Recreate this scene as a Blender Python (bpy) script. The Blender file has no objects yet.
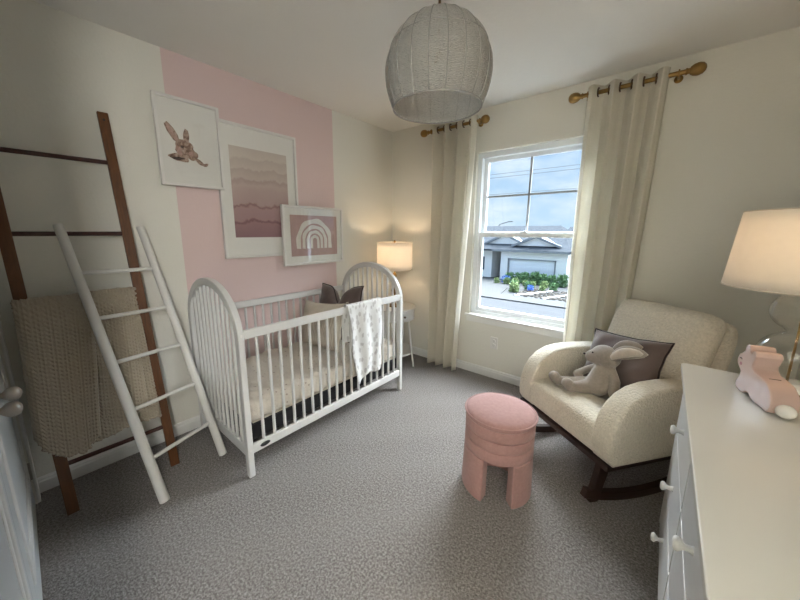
import bpy, bmesh, math, random
from mathutils import Vector, Matrix, noise
random.seed(7)
PI = math.pi
scn = bpy.context.scene
COL = scn.collection

# ------------------------------------------------------------------ helpers
def link(o): COL.objects.link(o); return o

def thing(name, label, cat, loc=(0, 0, 0), rotz=0.0, group=None):
    o = link(bpy.data.objects.new(name, None))
    o.empty_display_size = .1
    o.location = loc; o.rotation_euler = (0, 0, rotz)
    o['label'] = label; o['category'] = cat
    if group: o['group'] = group
    return o

def root_mat(o):
    m = Matrix.LocRotScale(o.location, o.rotation_euler, o.scale)
    return root_mat(o.parent) @ m if o.parent else m

def obj(name, bm, m, parent=None, smooth=False, world=False, bevel=0, seg=2, sub=0, autosm=None):
    me = bpy.data.meshes.new(name)
    if world and parent: bm.transform(root_mat(parent).inverted())
    bmesh.ops.recalc_face_normals(bm, faces=bm.faces[:])
    bm.to_mesh(me); bm.free()
    me.materials.append(m)
    for p in me.polygons: p.use_smooth = smooth
    if smooth and autosm:
        me.set_sharp_from_angle(angle=autosm)
    o = link(bpy.data.objects.new(name, me))
    if parent: o.parent = parent
    if bevel:
        b = o.modifiers.new('bevel', 'BEVEL'); b.width = bevel; b.segments = seg; b.limit_method = 'ANGLE'; b.angle_limit = .6
    if sub:
        s = o.modifiers.new('sub', 'SUBSURF'); s.levels = sub; s.render_levels = sub
    return o

def tag(o, label, cat, group=None, kind=None):
    if label: o['label'] = label
    if cat: o['category'] = cat
    if group: o['group'] = group
    if kind: o['kind'] = kind
    return o

def struct(o): o['kind'] = 'structure'; return o

def NB(): return bmesh.new()

def box(bm, x0, x1, y0, y1, z0, z1, M=None):
    co = [(x, y, z) for x in (x0, x1) for y in (y0, y1) for z in (z0, z1)]
    v = [bm.verts.new(M @ Vector(c) if M else c) for c in co]
    for f in ((0, 1, 3, 2), (4, 6, 7, 5), (0, 4, 5, 1), (2, 3, 7, 6), (0, 2, 6, 4), (1, 5, 7, 3)):
        bm.faces.new([v[i] for i in f])
    return bm

def frame_from(d):
    d = Vector(d).normalized()
    up = Vector((0, 0, 1)) if abs(d.z) < .95 else Vector((1, 0, 0))
    a = d.cross(up).normalized(); b = d.cross(a).normalized()
    return a, b

def tube(bm, pts, r, n=12, cap=True, closed=False):
    """round tube through pts; r a number or one per point"""
    pts = [Vector(p) for p in pts]; N = len(pts)
    rs = r if isinstance(r, (list, tuple)) else [r] * N
    rings = []; pa = None
    for i, p in enumerate(pts):
        if closed: d = pts[(i + 1) % N] - pts[i - 1]
        else: d = pts[min(i + 1, N - 1)] - pts[max(i - 1, 0)]
        d.normalize()
        if pa is None: a, b = frame_from(d)
        else:
            a = (pa - d * pa.dot(d)).normalized(); b = d.cross(a)
        pa = a
        rings.append([bm.verts.new(p + (a * math.cos(2 * PI * k / n) + b * math.sin(2 * PI * k / n)) * rs[i]) for k in range(n)])
    for i in range(N if closed else N - 1):
        A, B = rings[i], rings[(i + 1) % N]
        for k in range(n): bm.faces.new((A[k], A[(k + 1) % n], B[(k + 1) % n], B[k]))
    if cap and not closed:
        bm.faces.new(rings[0]); bm.faces.new(rings[-1])
    return bm

def lathe(bm, prof, c=(0, 0, 0), n=32, M=None, capb=True, capt=True):
    rings = []
    for r, z in prof:
        ring = []
        for k in range(n):
            a = 2 * PI * k / n
            v = Vector((r * math.cos(a), r * math.sin(a), z))
            if M: v = M @ v
            ring.append(bm.verts.new(v + Vector(c)))
        rings.append(ring)
    for A, B in zip(rings, rings[1:]):
        for k in range(n): bm.faces.new((A[k], A[(k + 1) % n], B[(k + 1) % n], B[k]))
    if capb: bm.faces.new(rings[0])
    if capt: bm.faces.new(rings[-1])
    return bm

def sphere(bm, c, r, n=16, M=None):
    rx, ry, rz = r if isinstance(r, (tuple, list)) else (r, r, r)
    T = Matrix.Translation(Vector(c)) @ (M if M else Matrix()) @ Matrix.Diagonal((rx, ry, rz, 1))
    bmesh.ops.create_uvsphere(bm, u_segments=n, v_segments=max(6, n * 2 // 3), radius=1, matrix=T)
    return bm

def prism(bm, poly, axis, a0, a1):
    """extrude 2-D polygon along axis: 'x' -> poly is (y,z); 'y' -> (x,z); 'z' -> (x,y)"""
    def mk(p, a):
        return {'x': (a, p[0], p[1]), 'y': (p[0], a, p[1]), 'z': (p[0], p[1], a)}[axis]
    A = [bm.verts.new(mk(p, a0)) for p in poly]; B = [bm.verts.new(mk(p, a1)) for p in poly]
    n = len(poly)
    bm.faces.new(A); bm.faces.new(B)
    for k in range(n): bm.faces.new((A[k], A[(k + 1) % n], B[(k + 1) % n], B[k]))
    return bm

def grid(bm, fn, nu, nv, close_u=False):
    V = [[bm.verts.new(fn(i / nu, j / nv)) for j in range(nv + 1)] for i in range(nu if close_u else nu + 1)]
    L = len(V)
    for i in range(nu):
        for j in range(nv):
            a, b = V[i], V[(i + 1) % L]
            bm.faces.new((a[j], b[j], b[j + 1], a[j + 1]))
    return V

def solid(o, t, off=0):
    m = o.modifiers.new('solid', 'SOLIDIFY'); m.thickness = t; m.offset = off; return o

# ------------------------------------------------------------------ materials
class G:
    def __init__(s, name):
        s.m = bpy.data.materials.new(name); s.m.use_nodes = True
        s.t = s.m.node_tree; s.n = s.t.nodes; s.l = s.t.links
        s.b = s.n['Principled BSDF']; s.out = s.n['Material Output']
    def node(s, typ, **kw):
        nd = s.n.new(typ)
        for k, v in kw.items():
            if k.startswith('_'): setattr(nd, k[1:], v)
            else: nd.inputs[k.replace('__', ' ')].default_value = v
        return nd
    def co(s, scale=(1, 1, 1), rot=(0, 0, 0), kind='Object'):
        tc = s.node('ShaderNodeTexCoord'); mp = s.node('ShaderNodeMapping')
        mp.inputs['Scale'].default_value = scale; mp.inputs['Rotation'].default_value = rot
        s.l.new(tc.outputs[kind], mp.inputs['Vector']); return mp.outputs[0]
    def noise(s, vec, scale, detail=3, rough=.5, dist=0):
        nd = s.node('ShaderNodeTexNoise', Scale=scale, Detail=detail, Roughness=rough, Distortion=dist)
        s.l.new(vec, nd.inputs['Vector']); return nd.outputs['Fac']
    def ramp(s, fac, stops, interp='LINEAR'):
        r = s.node('ShaderNodeValToRGB'); r.color_ramp.interpolation = interp
        e = r.color_ramp.elements
        while len(e) < len(stops): e.new(.5)
        for el, (p, c) in zip(e, stops):
            el.position = p; el.color = (*c, 1) if len(c) == 3 else c
        s.l.new(fac, r.inputs[0]); return r.outputs[0]
    def math(s, op, a, b=None, clamp=False):
        nd = s.node('ShaderNodeMath', _operation=op, _use_clamp=clamp)
        for i, v in enumerate((a, b)):
            if v is None: continue
            if isinstance(v, (int, float)): nd.inputs[i].default_value = v
            else: s.l.new(v, nd.inputs[i])
        return nd.outputs[0]
    def mix(s, fac, a, b):
        nd = s.node('ShaderNodeMix', _data_type='RGBA')
        for i, v in ((0, fac), (6, a), (7, b)):
            if isinstance(v, (int, float)): nd.inputs[i].default_value = v
            elif isinstance(v, tuple): nd.inputs[i].default_value = (*v, 1)
            else: s.l.new(v, nd.inputs[i])
        return nd.outputs[2]
    def bump(s, h, strength=.3, dist=.01):
        nd = s.node('ShaderNodeBump', Strength=strength, Distance=dist)
        s.l.new(h, nd.inputs['Height']); s.l.new(nd.outputs[0], s.b.inputs['Normal']); return nd
    def col(s, c):
        if isinstance(c, tuple): s.b.inputs['Base Color'].default_value = (*c, 1)
        else: s.l.new(c, s.b.inputs['Base Color'])
    def set(s, **kw):
        for k, v in kw.items(): s.b.inputs[k.replace('__', ' ')].default_value = v

def plain(name, c, rough=.5, metal=0, var=.04, nscale=30, bump=0, bscale=200, bdist=.002, spec=.5, sheen=0):
    g = G(name); v = g.co()
    n = g.noise(v, nscale, 3)
    hi = tuple(min(1, k * (1 + var)) for k in c); lo = tuple(k * (1 - var) for k in c)
    g.col(g.ramp(n, [(.3, lo), (.7, hi)]))
    g.set(Roughness=rough, Metallic=metal, **{'Specular IOR Level': spec, 'Sheen Weight': sheen})
    if bump: g.bump(g.noise(v, bscale, 2), bump, bdist)
    return g.m

WALLC = (.71, .695, .63)
def wall_paint(name, c, stripe=False):
    g = G(name); v = g.co()
    n = g.noise(v, 2.2, 2)
    base = g.mix(n, tuple(k * .985 for k in c), tuple(k * 1.015 for k in c))
    if stripe:
        sp = g.node('ShaderNodeSeparateXYZ'); g.l.new(v, sp.inputs[0])
        a = g.math('GREATER_THAN', sp.outputs[1], -2.112); b = g.math('LESS_THAN', sp.outputs[1], -.833)
        pink = g.mix(n, (.655, .51, .495), (.67, .525, .51))
        base = g.mix(g.math('MULTIPLY', a, b), base, pink)
    g.col(base); g.set(Roughness=.75, **{'Specular IOR Level': .3})
    h = g.noise(v, 60, 4, .6)
    g.bump(h, .35, .004)
    return g.m

M = {}
M['wall'] = wall_paint('wall paint', WALLC)
M['wall_stripe'] = wall_paint('wall paint with pink stripe', WALLC, True)
M['ceiling'] = wall_paint('ceiling paint', (.76, .745, .70))
M['trim'] = plain('white trim paint', (.74, .74, .72), .35, var=.01)
M['white'] = plain('white satin lacquer', (.62, .615, .60), .32, var=.01)
M['white_wood'] = plain('white painted wood', (.66, .65, .62), .35, var=.015, bump=.08, bscale=60)
M['frame_white'] = plain('white picture frame', (.70, .68, .65), .4, var=.04, nscale=12)
M['gold'] = plain('brushed brass', (.30, .185, .065), .32, 1, var=.1)
M['bronze'] = plain('dark bronze', (.12, .08, .05), .4, 1, var=.1)
M['nickel'] = plain('satin nickel', (.42, .39, .36), .3, 1, var=.03)
M['black'] = plain('black fabric', (.012, .012, .014), .85)
M['dark_metal'] = plain('dark metal', (.06, .06, .06), .5, .6)
M['door'] = plain('white door paint', (.52, .55, .56), .28, var=.01)
M['plastic'] = plain('white plastic', (.70, .69, .66), .35, var=0)
M['darkwood'] = plain('espresso wood', (.030, .013, .008), .5, var=.3, nscale=8)
M['vinyl'] = plain('white vinyl window', (.84, .88, .90), .3, var=.01)

def wood(name, dark, light, scale=(30, 30, 2)):
    g = G(name); v = g.co(scale)
    n = g.noise(v, 1.2, 5, .6, 1.5)
    g.col(g.ramp(n, [(.3, dark), (.7, light)])); g.set(Roughness=.42)
    g.bump(n, .1, .002); return g.m
M['brownwood'] = wood('honey brown stained wood', (.075, .026, .006), (.14, .050, .012))
M['rungwood'] = wood('red brown stained dowel', (.035, .009, .006), (.065, .016, .009), (4, 30, 30))
M['cordwood'] = M['rungwood']

def carpet():
    g = G('grey brown loop carpet'); v = g.co()
    n1 = g.noise(v, 260, 2, .7); n2 = g.noise(v, 105, 3, .75); n3 = g.noise(v, 1.6, 2)
    # vacuum tracks: broad soft bands where the pile lies the other way
    vr = g.co((1, 1, 1), (0, 0, .75))
    wv = g.node('ShaderNodeTexWave', Scale=.85, Distortion=1.6, Detail=1); wv.inputs['Detail Scale'].default_value = .8
    g.l.new(vr, wv.inputs['Vector'])
    c = g.ramp(n2, [(.36, (.10, .086, .08)), (.5, (.25, .228, .218)), (.64, (.45, .425, .415))])
    c2 = g.mix(g.math('MULTIPLY', wv.outputs['Fac'], .16), c, (.35, .33, .32))
    c3 = g.mix(g.math('MULTIPLY', n1, .35), c2, (.25, .23, .222))
    g.col(c3); g.set(Roughness=1, **{'Specular IOR Level': .1, 'Sheen Weight': .15})
    h = g.math('ADD', n2, g.math('MULTIPLY', n1, .5))
    g.bump(h, .9, .012)
    return g.m
M['carpet'] = carpet()

def glassy(name, tint=(.97, .99, 1), ior=1.45, rough=0):
    g = G(name); g.n.remove(g.b)
    tr = g.node('ShaderNodeBsdfTransparent'); tr.inputs[0].default_value = (*tint, 1)
    gs = g.node('ShaderNodeBsdfGlossy'); gs.inputs['Roughness'].default_value = rough
    fr = g.node('ShaderNodeFresnel'); fr.inputs['IOR'].default_value = ior
    mx = g.node('ShaderNodeMixShader')
    ge = g.node('ShaderNodeNewGeometry'); g.l.new(g.math('MULTIPLY', fr.outputs[0], g.math('SUBTRACT', 1.0, ge.outputs['Backfacing'])), mx.inputs[0]); g.l.new(tr.outputs[0], mx.inputs[1]); g.l.new(gs.outputs[0], mx.inputs[2])
    g.l.new(mx.outputs[0], g.out.inputs[0]); return g.m
M['glass'] = glassy('window glass')
M['picglass'] = glassy('picture glass', (1, 1, 1), 1.8)
def lamp_glass():
    g = G('clear lamp glass'); g.n.remove(g.b)
    lw = g.node('ShaderNodeLayerWeight', Blend=.5)
    f3 = g.math('POWER', lw.outputs['Facing'], 3.0)
    tr = g.node('ShaderNodeBsdfTransparent'); g.l.new(g.mix(f3, (.97, .98, .97), (.62, .64, .62)), tr.inputs[0])
    gs = g.node('ShaderNodeBsdfGlossy'); gs.inputs['Roughness'].default_value = .02
    mx = g.node('ShaderNodeMixShader'); g.l.new(g.math('ADD', g.math('MULTIPLY', f3, .55), .06), mx.inputs[0])
    g.l.new(tr.outputs[0], mx.inputs[1]); g.l.new(gs.outputs[0], mx.inputs[2]); g.l.new(mx.outputs[0], g.out.inputs[0]); return g.m
M['lampglass'] = lamp_glass()

def cloth(name, c, trans=.0, bumpS=.4, scale=500, var=.08, rough=.9, nscale=40, sheen=.2):
    g = G(name); v = g.co()
    n = g.noise(v, scale, 2, .6); n2 = g.noise(v, nscale, 3)
    g.col(g.ramp(n2, [(.3, tuple(k * (1 - var) for k in c)), (.7, tuple(min(1, k * (1 + var)) for k in c))]))
    g.set(Roughness=rough, **{'Specular IOR Level': .2, 'Sheen Weight': sheen})
    bp = g.bump(n, bumpS, .003 if scale > 120 else .009)
    if trans:
        t = g.node('ShaderNodeBsdfTranslucent'); t.inputs[0].default_value = (*c, 1)
        mx = g.node('ShaderNodeMixShader'); mx.inputs[0].default_value = trans
        g.l.new(g.b.outputs[0], mx.inputs[1]); g.l.new(t.outputs[0], mx.inputs[2]); g.l.new(mx.outputs[0], g.out.inputs[0])
    return g.m
M['curtain'] = cloth('cream linen curtain', (.85, .82, .73), .5, .5, 260, .05, nscale=90)
M['lampshade'] = cloth('white linen lamp shade', (.80, .77, .72), .5, .3, 400, .03)
M['boucle'] = cloth('cream boucle', (.66, .61, .51), 0, 1.0, 105, .09, nscale=95)
M['pinkvelvet'] = cloth('dusty pink chenille', (.37, .212, .198), 0, .35, 350, .07, nscale=60, sheen=.15)
M['taupe'] = cloth('taupe velvet', (.125, .094, .086), 0, .2, 300, .12, nscale=10, sheen=.3)
M['taupedark'] = cloth('dark taupe piping', (.035, .025, .025), 0, .2)
M['plush'] = cloth('taupe plush', (.30, .26, .225), 0, .7, 260, .08, nscale=80, sheen=.3)
M['plushear'] = cloth('cream plush ear lining', (.50, .44, .37), 0, .5, 260)
M['knit'] = cloth('oatmeal knit wool', (.42, .365, .285), 0, .5, 400, .1, nscale=200)
M['creamcloth'] = cloth('cream cotton', (.60, .54, .45), 0, .3, 300, .05)
M['ceramic_pink'] = plain('pale pink glazed ceramic', (.56, .41, .37), .12, var=.03, nscale=6)
M['ceramic_white'] = plain('white glazed ceramic', (.78, .78, .76), .2)
M['pinkdot'] = plain('rose glaze', (.42, .20, .24), .25)
M['darkline'] = plain('dark line', (.03, .02, .02), .6)
M['mat_board'] = plain('white mat board', (.70, .69, .65), .8, var=.01)

# ------------------------------------------------------------------ room shell
RX, RY, H = 3.05, -2.925, 2.44
WX0, WX1, WZ0, WZ1 = 1.00, 1.91, .595, 2.08
T = .16
bm = NB(); box(bm, -T, RX + T, RY, T, -.12, 0); box(bm, -T, RX + .9 + T, RY - 1.9, RY, -.12, 0)
struct(obj('floor', bm, M['carpet']))
bm = NB(); box(bm, -T, RX + T, RY, T, H, H + .12); box(bm, -T, RX + .9 + T, RY - 1.9, RY, H, H + .12)
struct(obj('ceiling', bm, M['ceiling']))
bm = NB(); box(bm, -T, 0, RY, T, 0, H)
struct(obj('wall_left', bm, M['wall_stripe']))
bm = NB()
box(bm, 0, WX0, 0, T, 0, H); box(bm, WX1, RX, 0, T, 0, H)
box(bm, WX0, WX1, 0, T, 0, WZ0 - .02); box(bm, WX0, WX1, 0, T, WZ1, H)
bmesh.ops.remove_doubles(bm, verts=bm.verts[:], dist=1e-5)
struct(obj('wall_back', bm, M['wall']))
bm = NB(); box(bm, RX, RX + T, RY, T, 0, H)
struct(obj('wall_right', bm, M['wall']))
# closet wall + an invented doorway that lets the fill light in
CD0, CD1, DX0, DX1, DZ = .10, 1.93, 2.06, 2.90, 2.05
bm = NB()
box(bm, 0, CD0, RY - .12, RY, 0, H); box(bm, CD1, DX0, RY - .12, RY, 0, H); box(bm, DX1, RX + .9, RY - .12, RY, 0, H)
box(bm, CD0, CD1, RY - .12, RY, DZ, H); box(bm, DX0, DX1, RY - .12, RY, DZ, H)
struct(obj('wall_front', bm, M['wall']))
# unseen hallway, added to hold the fill lights
bm = NB(); box(bm, -T, RX + .9, RY - 1.9, RY - 1.78, 0, H)
struct(obj('wall_hall', bm, M['wall']))
bm = NB(); box(bm, -T, 0, RY - 1.78, RY - .0, 0, H)
struct(obj('wall_hall_left', bm, M['wall']))
bm = NB(); box(bm, RX + .9, RX + .9 + T, RY - 1.9, RY, 0, H)
struct(obj('wall_hall_right', bm, M['wall']))

def baseboard(name, a, b, nrm):
    """profiled board along a->b, growing to nrm"""
    a, b, nrm = Vector(a), Vector(b), Vector(nrm)
    prof = [(0, 0), (.014, 0), (.014, .058), (.010, .066), (.010, .074), (.004, .082), (0, .084)]
    bm = NB()
    A = [bm.verts.new(a + nrm * p + Vector((0, 0, z))) for p, z in prof]
    B = [bm.verts.new(b + nrm * p + Vector((0, 0, z))) for p, z in prof]
    n = len(prof); bm.faces.new(A); bm.faces.new(B)
    for k in range(n): bm.faces.new((A[k], A[(k + 1) % n], B[(k + 1) % n], B[k]))
    return struct(obj(name, bm, M['trim']))
baseboard('baseboard_left', (0, RY, 0), (0, 0, 0), (1, 0, 0))
baseboard('baseboard_back', (.014, 0, 0), (RX - .014, 0, 0), (0, -1, 0))
baseboard('baseboard_right', (RX, RY, 0), (RX, 0, 0), (-1, 0, 0))

# closet double door
def casing(name, x0, x1, z1):
    bm = NB()
    box(bm, x0 - .057, x0, RY, RY + .012, 0, z1 + .057); box(bm, x1, x1 + .057, RY, RY + .012, 0, z1 + .057)
    box(bm, x0, x1, RY, RY + .012, z1, z1 + .057)
    struct(obj(name, bm, M['trim'], bevel=.003))
casing('trim_1', CD0, CD1, DZ); casing('trim_2', DX0, DX1, DZ)
bm = NB()
box(bm, DX0 - .0, DX0 + .015, RY - .12, RY, 0, DZ); box(bm, DX1 - .015, DX1, RY - .12, RY, 0, DZ); box(bm, DX0 + .015, DX1 - .015, RY - .12, RY, DZ - .015, DZ)
struct(obj('trim_3', bm, M['trim']))

def closet_leaf(idx, x0, x1, hinge_x, knob_x):
    root = link(bpy.data.objects.new('door_%d' % idx, None)); struct(root)
    root.location = ((x0 + x1) / 2, RY - .02, 0)
    yb, yf = -.018, .012
    cx = (x0 + x1) / 2; w = (x1 - x0) / 2 - .002
    bm = NB()
    st = .10
    for (a, b, c, d) in ((-w, -w + st, .012, 2.045), (w - st, w, .012, 2.045), (-w + st, w - st, .012, .20), (-w + st, w - st, 1.93, 2.045), (-w + st, w - st, .90, 1.04)):
        box(bm, a, b, yb, yf, c, d)
    obj('stile_frame', bm, M['door'], root, bevel=.002)
    for (c, d) in ((.20, .90), (1.04, 1.93)):
        bm = NB()
        a, b = -w + st, w - st
        box(bm, a, b, yb, yf - .014, c, d)
        # raised field with a sloped moulding round it
        prof = [(0, yf - .001), (.006, yf - .013), (.03, yf - .013), (.038, yf - .004), (.075, yf - .001)]
        loops = []
        for o_, y in prof:
            loops.append([bm.verts.new(p) for p in ((a + o_, y, c + o_), (b - o_, y, c + o_), (b - o_, y, d - o_), (a + o_, y, d - o_))])
        for A, B in zip(loops, loops[1:]):
            for k in range(4): bm.faces.new((A[k], A[(k + 1) % 4], B[(k + 1) % 4], B[k]))
        bm.faces.new(loops[-1])
        pn = obj('panel', bm, M['door'], root)
        bm = NB()
        for k_ in (0, .052):
            for (xa, xb, za, zb_) in ((a + k_, a + k_ + .010, c + k_, d - k_), (b - k_ - .010, b - k_, c + k_, d - k_), (a + k_ + .010, b - k_ - .010, c + k_, c + k_ + .010), (a + k_ + .010, b - k_ - .010, d - k_ - .010, d - k_)):
                box(bm, xa, xb, yf - .004, yf + .006 - k_ * .05, za, zb_)
        obj('moulding', bm, M['trim'], pn, bevel=.003)
    kx = knob_x - cx
    R = Matrix.Rotation(-PI / 2, 4, 'X')
    bm = NB(); lathe(bm, [(.024, yf), (.024, yf + .004), (.010, yf + .010), (.009, yf + .028), (.014, yf + .034), (.020, yf + .041), (.0215, yf + .050), (.019, yf + .060), (.010, yf + .067), (.001, yf + .069)], (kx, 0, .897), 28, Matrix(((1, 0, 0, 0), (0, 0, 1, 0), (0, 1, 0, 0), (0, 0, 0, 1))))
    obj('door_knob', bm, M['nickel'], root, smooth=True, autosm=.7)
    for hz in (.19, 1.02, 1.85):
        bm = NB(); hx = hinge_x - cx
        box(bm, hx - .016, hx + .016, yf, yf + .0025, hz - .045, hz + .045)
        tube(bm, [(hx, yf + .006, hz - .046), (hx, yf + .006, hz + .046)], .0055, 8)
        obj('hinge', bm, M['nickel'], root)
    return root
mid = (CD0 + CD1) / 2
closet_leaf(1, CD0 + .003, mid - .001, CD0 + .004, mid - .064)
closet_leaf(2, mid + .001, CD1 - .003, CD1 - .004, mid + .064)
bm = NB(); box(bm, CD0, CD1, RY - .8, RY - .75, 0, H); struct(obj('wall_closet', bm, M['wall']))

# ------------------------------------------------------------------ window
win = struct(link(bpy.data.objects.new('window_1', None))); win.location = ((WX0 + WX1) / 2, .09, WZ0)
def wb(name, boxes, m, bev=.0025):
    bm = NB()
    for b in boxes: box(bm, *b)
    return obj(name, bm, m, win, world=True, bevel=bev)
wb('jamb_frame', [(WX0 - .001, WX0 + .042, .035, .13, WZ0, WZ1), (WX1 - .042, WX1, .035, .13, WZ0, WZ1), (WX0 + .042, WX1 - .042, .035, .13, WZ1 - .045, WZ1), (WX0 + .042, WX1 - .042, .035, .13, WZ0, WZ0 + .03)], M['vinyl'])
wb('lower_sash', [(WX0 + .042, WX0 + .078, .042, .078, WZ0 + .03, 1.375), (WX1 - .078, WX1 - .042, .042, .078, WZ0 + .03, 1.375), (WX0 + .078, WX1 - .078, .042, .078, WZ0 + .03, WZ0 + .068), (WX0 + .078, WX1 - .078, .038, .078, 1.335, 1.375)], M['vinyl'])
us = wb('upper_sash', [(WX0 + .042, WX0 + .080, .084, .12, 1.35, WZ1 - .045), (WX1 - .080, WX1 - .042, .084, .12, 1.35, WZ1 - .045), (WX0 + .080, WX1 - .080, .084, .12, 1.35, 1.385), (WX0 + .080, WX1 - .080, .084, .12, WZ1 - .077, WZ1 - .045)], M['vinyl'])
xm = (WX0 + WX1) / 2
M['muntin'] = plain('grey muntin', (.40, .42, .44), .4)
bm = NB(); box(bm, xm - .008, xm + .008, .092, .106, 1.385, WZ1 - .077); box(bm, WX0 + .08, WX1 - .08, .091, .1055, 1.690, 1.706)
obj('muntin', bm, M['muntin'], win, world=True)
wb('glass', [(WX0 + .078, WX1 - .078, .058, .062, WZ0 + .068, 1.335)], M['glass'], 0)
wb('glass', [(WX0 + .080, WX1 - .080, .097, .101, 1.385, WZ1 - .077)], M['glass'], 0)
bm = NB(); box(bm, xm - .03, xm + .03, .022, .042, 1.372, 1.384); tube(bm, [(xm, .03, 1.384), (xm + .02, .022, 1.392)], .006, 8)
obj('sash_lock', bm, M['vinyl'], win, world=True)
bm = NB(); box(bm, WX0 + .001, WX1 - .001, -.001, .036, WZ0 - .02, WZ0); box(bm, WX0 - .035, WX1 + .035, -.035, 0, WZ0 - .02, WZ0)
obj('window_sill', bm, M['trim'], win, world=True, bevel=.004)
bm = NB(); box(bm, WX0 - .02, WX1 + .02, -.014, 0, WZ0 - .075, WZ0 - .02)
obj('apron', bm, M['trim'], win, world=True, bevel=.003)

# wall outlet
ot = thing('wall_outlet', 'white electrical outlet on the wall below the window', 'outlet', (1.271, 0, .347))
bm = NB(); box(bm, -.036, .036, -.006, 0, -.058, .058); obj('plate', bm, M['plastic'], ot, bevel=.003)
for dz in (-.02, .02):
    bm = NB(); lathe(bm, [(.0165, 0), (.0165, .003)], (0, -.006, dz), 20, Matrix.Rotation(PI / 2, 4, 'X'))
    s = obj('socket', bm, M['plastic'], ot)
    bm = NB(); box(bm, -.007, -.0052, -.0095, -.0088, dz - .003, dz + .006); box(bm, .0052, .007, -.0095, -.0088, dz - .003, dz + .005); lathe(bm, [(.002, 0), (.002, .0006)], (0, -.0089, dz - .009), 8, Matrix.Rotation(PI / 2, 4, 'X'))
    obj('slot', bm, M['darkline'], s)

# ------------------------------------------------------------------ crib
CX0, CX1, CY0, CY1 = .022, .765, -2.135, -.755
crib = thing('baby_crib', 'white spindle crib with arched ends against the pink stripe', 'crib', ((CX0 + CX1) / 2, (CY0 + CY1) / 2, 0))
cxm = (CX0 + CX1) / 2; hw = (CX1 - CX0) / 2
def crib_end(yc):
    t = .017
    zs, bb = .815, .298
    bm = NB()
    outer = []; inner = []
    N = 32
    for i in range(N + 1):
        a = PI * i / N
        outer.append((cxm + hw * math.cos(a), zs + bb * math.sin(a)))
        inner.append((cxm + (hw - .045) * math.cos(a), zs + (bb - .045) * math.sin(a)))
    outer = [(CX1 , 0)] + outer + [(CX0, 0)]
    inner = [(CX1 - .036, 0)] + [(CX1 - .040, .10)] + inner[0:] + [(CX0 + .040, .10)] + [(CX0 + .036, 0)]
    # strips
    def ring(pts, y): return [bm.verts.new((x, y, z)) for x, z in pts]
    # resample so outer and inner have the same count
    outer = [outer[0], (CX1, .10)] + outer[1:-1] + [(CX0, .10), outer[-1]]
    A, B = ring(outer, yc - t), ring(inner, yc - t)
    C_, D = ring(outer, yc + t), ring(inner, yc + t)
    n = len(outer)
    for k in range(n - 1):
        bm.faces.new((A[k], A[k + 1], B[k + 1], B[k])); bm.faces.new((C_[k], D[k], D[k + 1], C_[k + 1]))
        bm.faces.new((A[k], C_[k], C_[k + 1], A[k + 1])); bm.faces.new((B[k], B[k + 1], D[k + 1], D[k]))
    for k in (0, n - 1): bm.faces.new((A[k], B[k], D[k], C_[k]))
    arch = obj('arched_end_frame', bm, M['white'], crib, world=True, bevel=.005, seg=3)
    bm = NB(); box(bm, CX0 + .038, CX1 - .038, yc - .012, yc + .012, .12, .185)
    obj('end_rail', bm, M['white'], crib, world=True, bevel=.004)
    for i in range(10):
        x = CX0 + .04 + (CX1 - CX0 - .08) * (i + 1) / 11
        zt = zs + (bb - .045) * math.sqrt(max(0, 1 - ((x - cxm) / (hw - .045)) ** 2)) + .004
        bm = NB(); tube(bm, [(x, yc, .18), (x, yc, zt)], .0095, 10)
        obj('spindle', bm, M['white'], crib, world=True, smooth=True, autosm=1)
for yc in (CY0 + .018, CY1 - .018): crib_end(yc)
for xs in (CX0 + .014, CX1 - .014):
    bm = NB(); box(bm, xs - .011, xs + .011, CY0 + .034, CY1 - .034, .815, .865)
    obj('top_rail', bm, M['white'], crib, world=True, bevel=.005, seg=3)
    bm = NB(); box(bm, xs - .011, xs + .011, CY0 + .034, CY1 - .034, .140, .195)
    obj('bottom_rail', bm, M['white'], crib, world=True, bevel=.005, seg=3)
    for i in range(18):
        y = CY0 + .035 + (CY1 - CY0 - .07) * (i + 1) / 19
        bm = NB(); tube(bm, [(xs, y, .19), (xs, y, .82)], .0092, 10)
        obj('spindle', bm, M['white'], crib, world=True, smooth=True, autosm=1)
bm = NB(); lathe(bm, [(.030, 0), (.030, .003)], (CX1 - .003, CY0 + .105, .168), 24, Matrix.Rotation(PI / 2, 4, 'Y') @ Matrix.Diagonal((.42, 1, 1, 1)))
bd = obj('badge', bm, M['dark_metal'], crib, world=True); bd['label'] = 'small dark oval badge'
for yc in (CY0 + .018, CY1 - .018):
    for z in (.168, .84):
        bm = NB(); lathe(bm, [(.007, 0), (.007, .004)], (CX1 - .001, yc, z), 12, Matrix.Rotation(PI / 2, 4, 'Y'))
        obj('bolt', bm, M['plastic'], crib, world=True)
bm = NB(); box(bm, CX0 + .03, CX1 - .03, CY0 + .045, CY1 - .045, .205, .295)
ms = obj('mattress_support', bm, M['black'], crib, world=True, bevel=.006); ms['label'] = 'black mattress support base'

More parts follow.
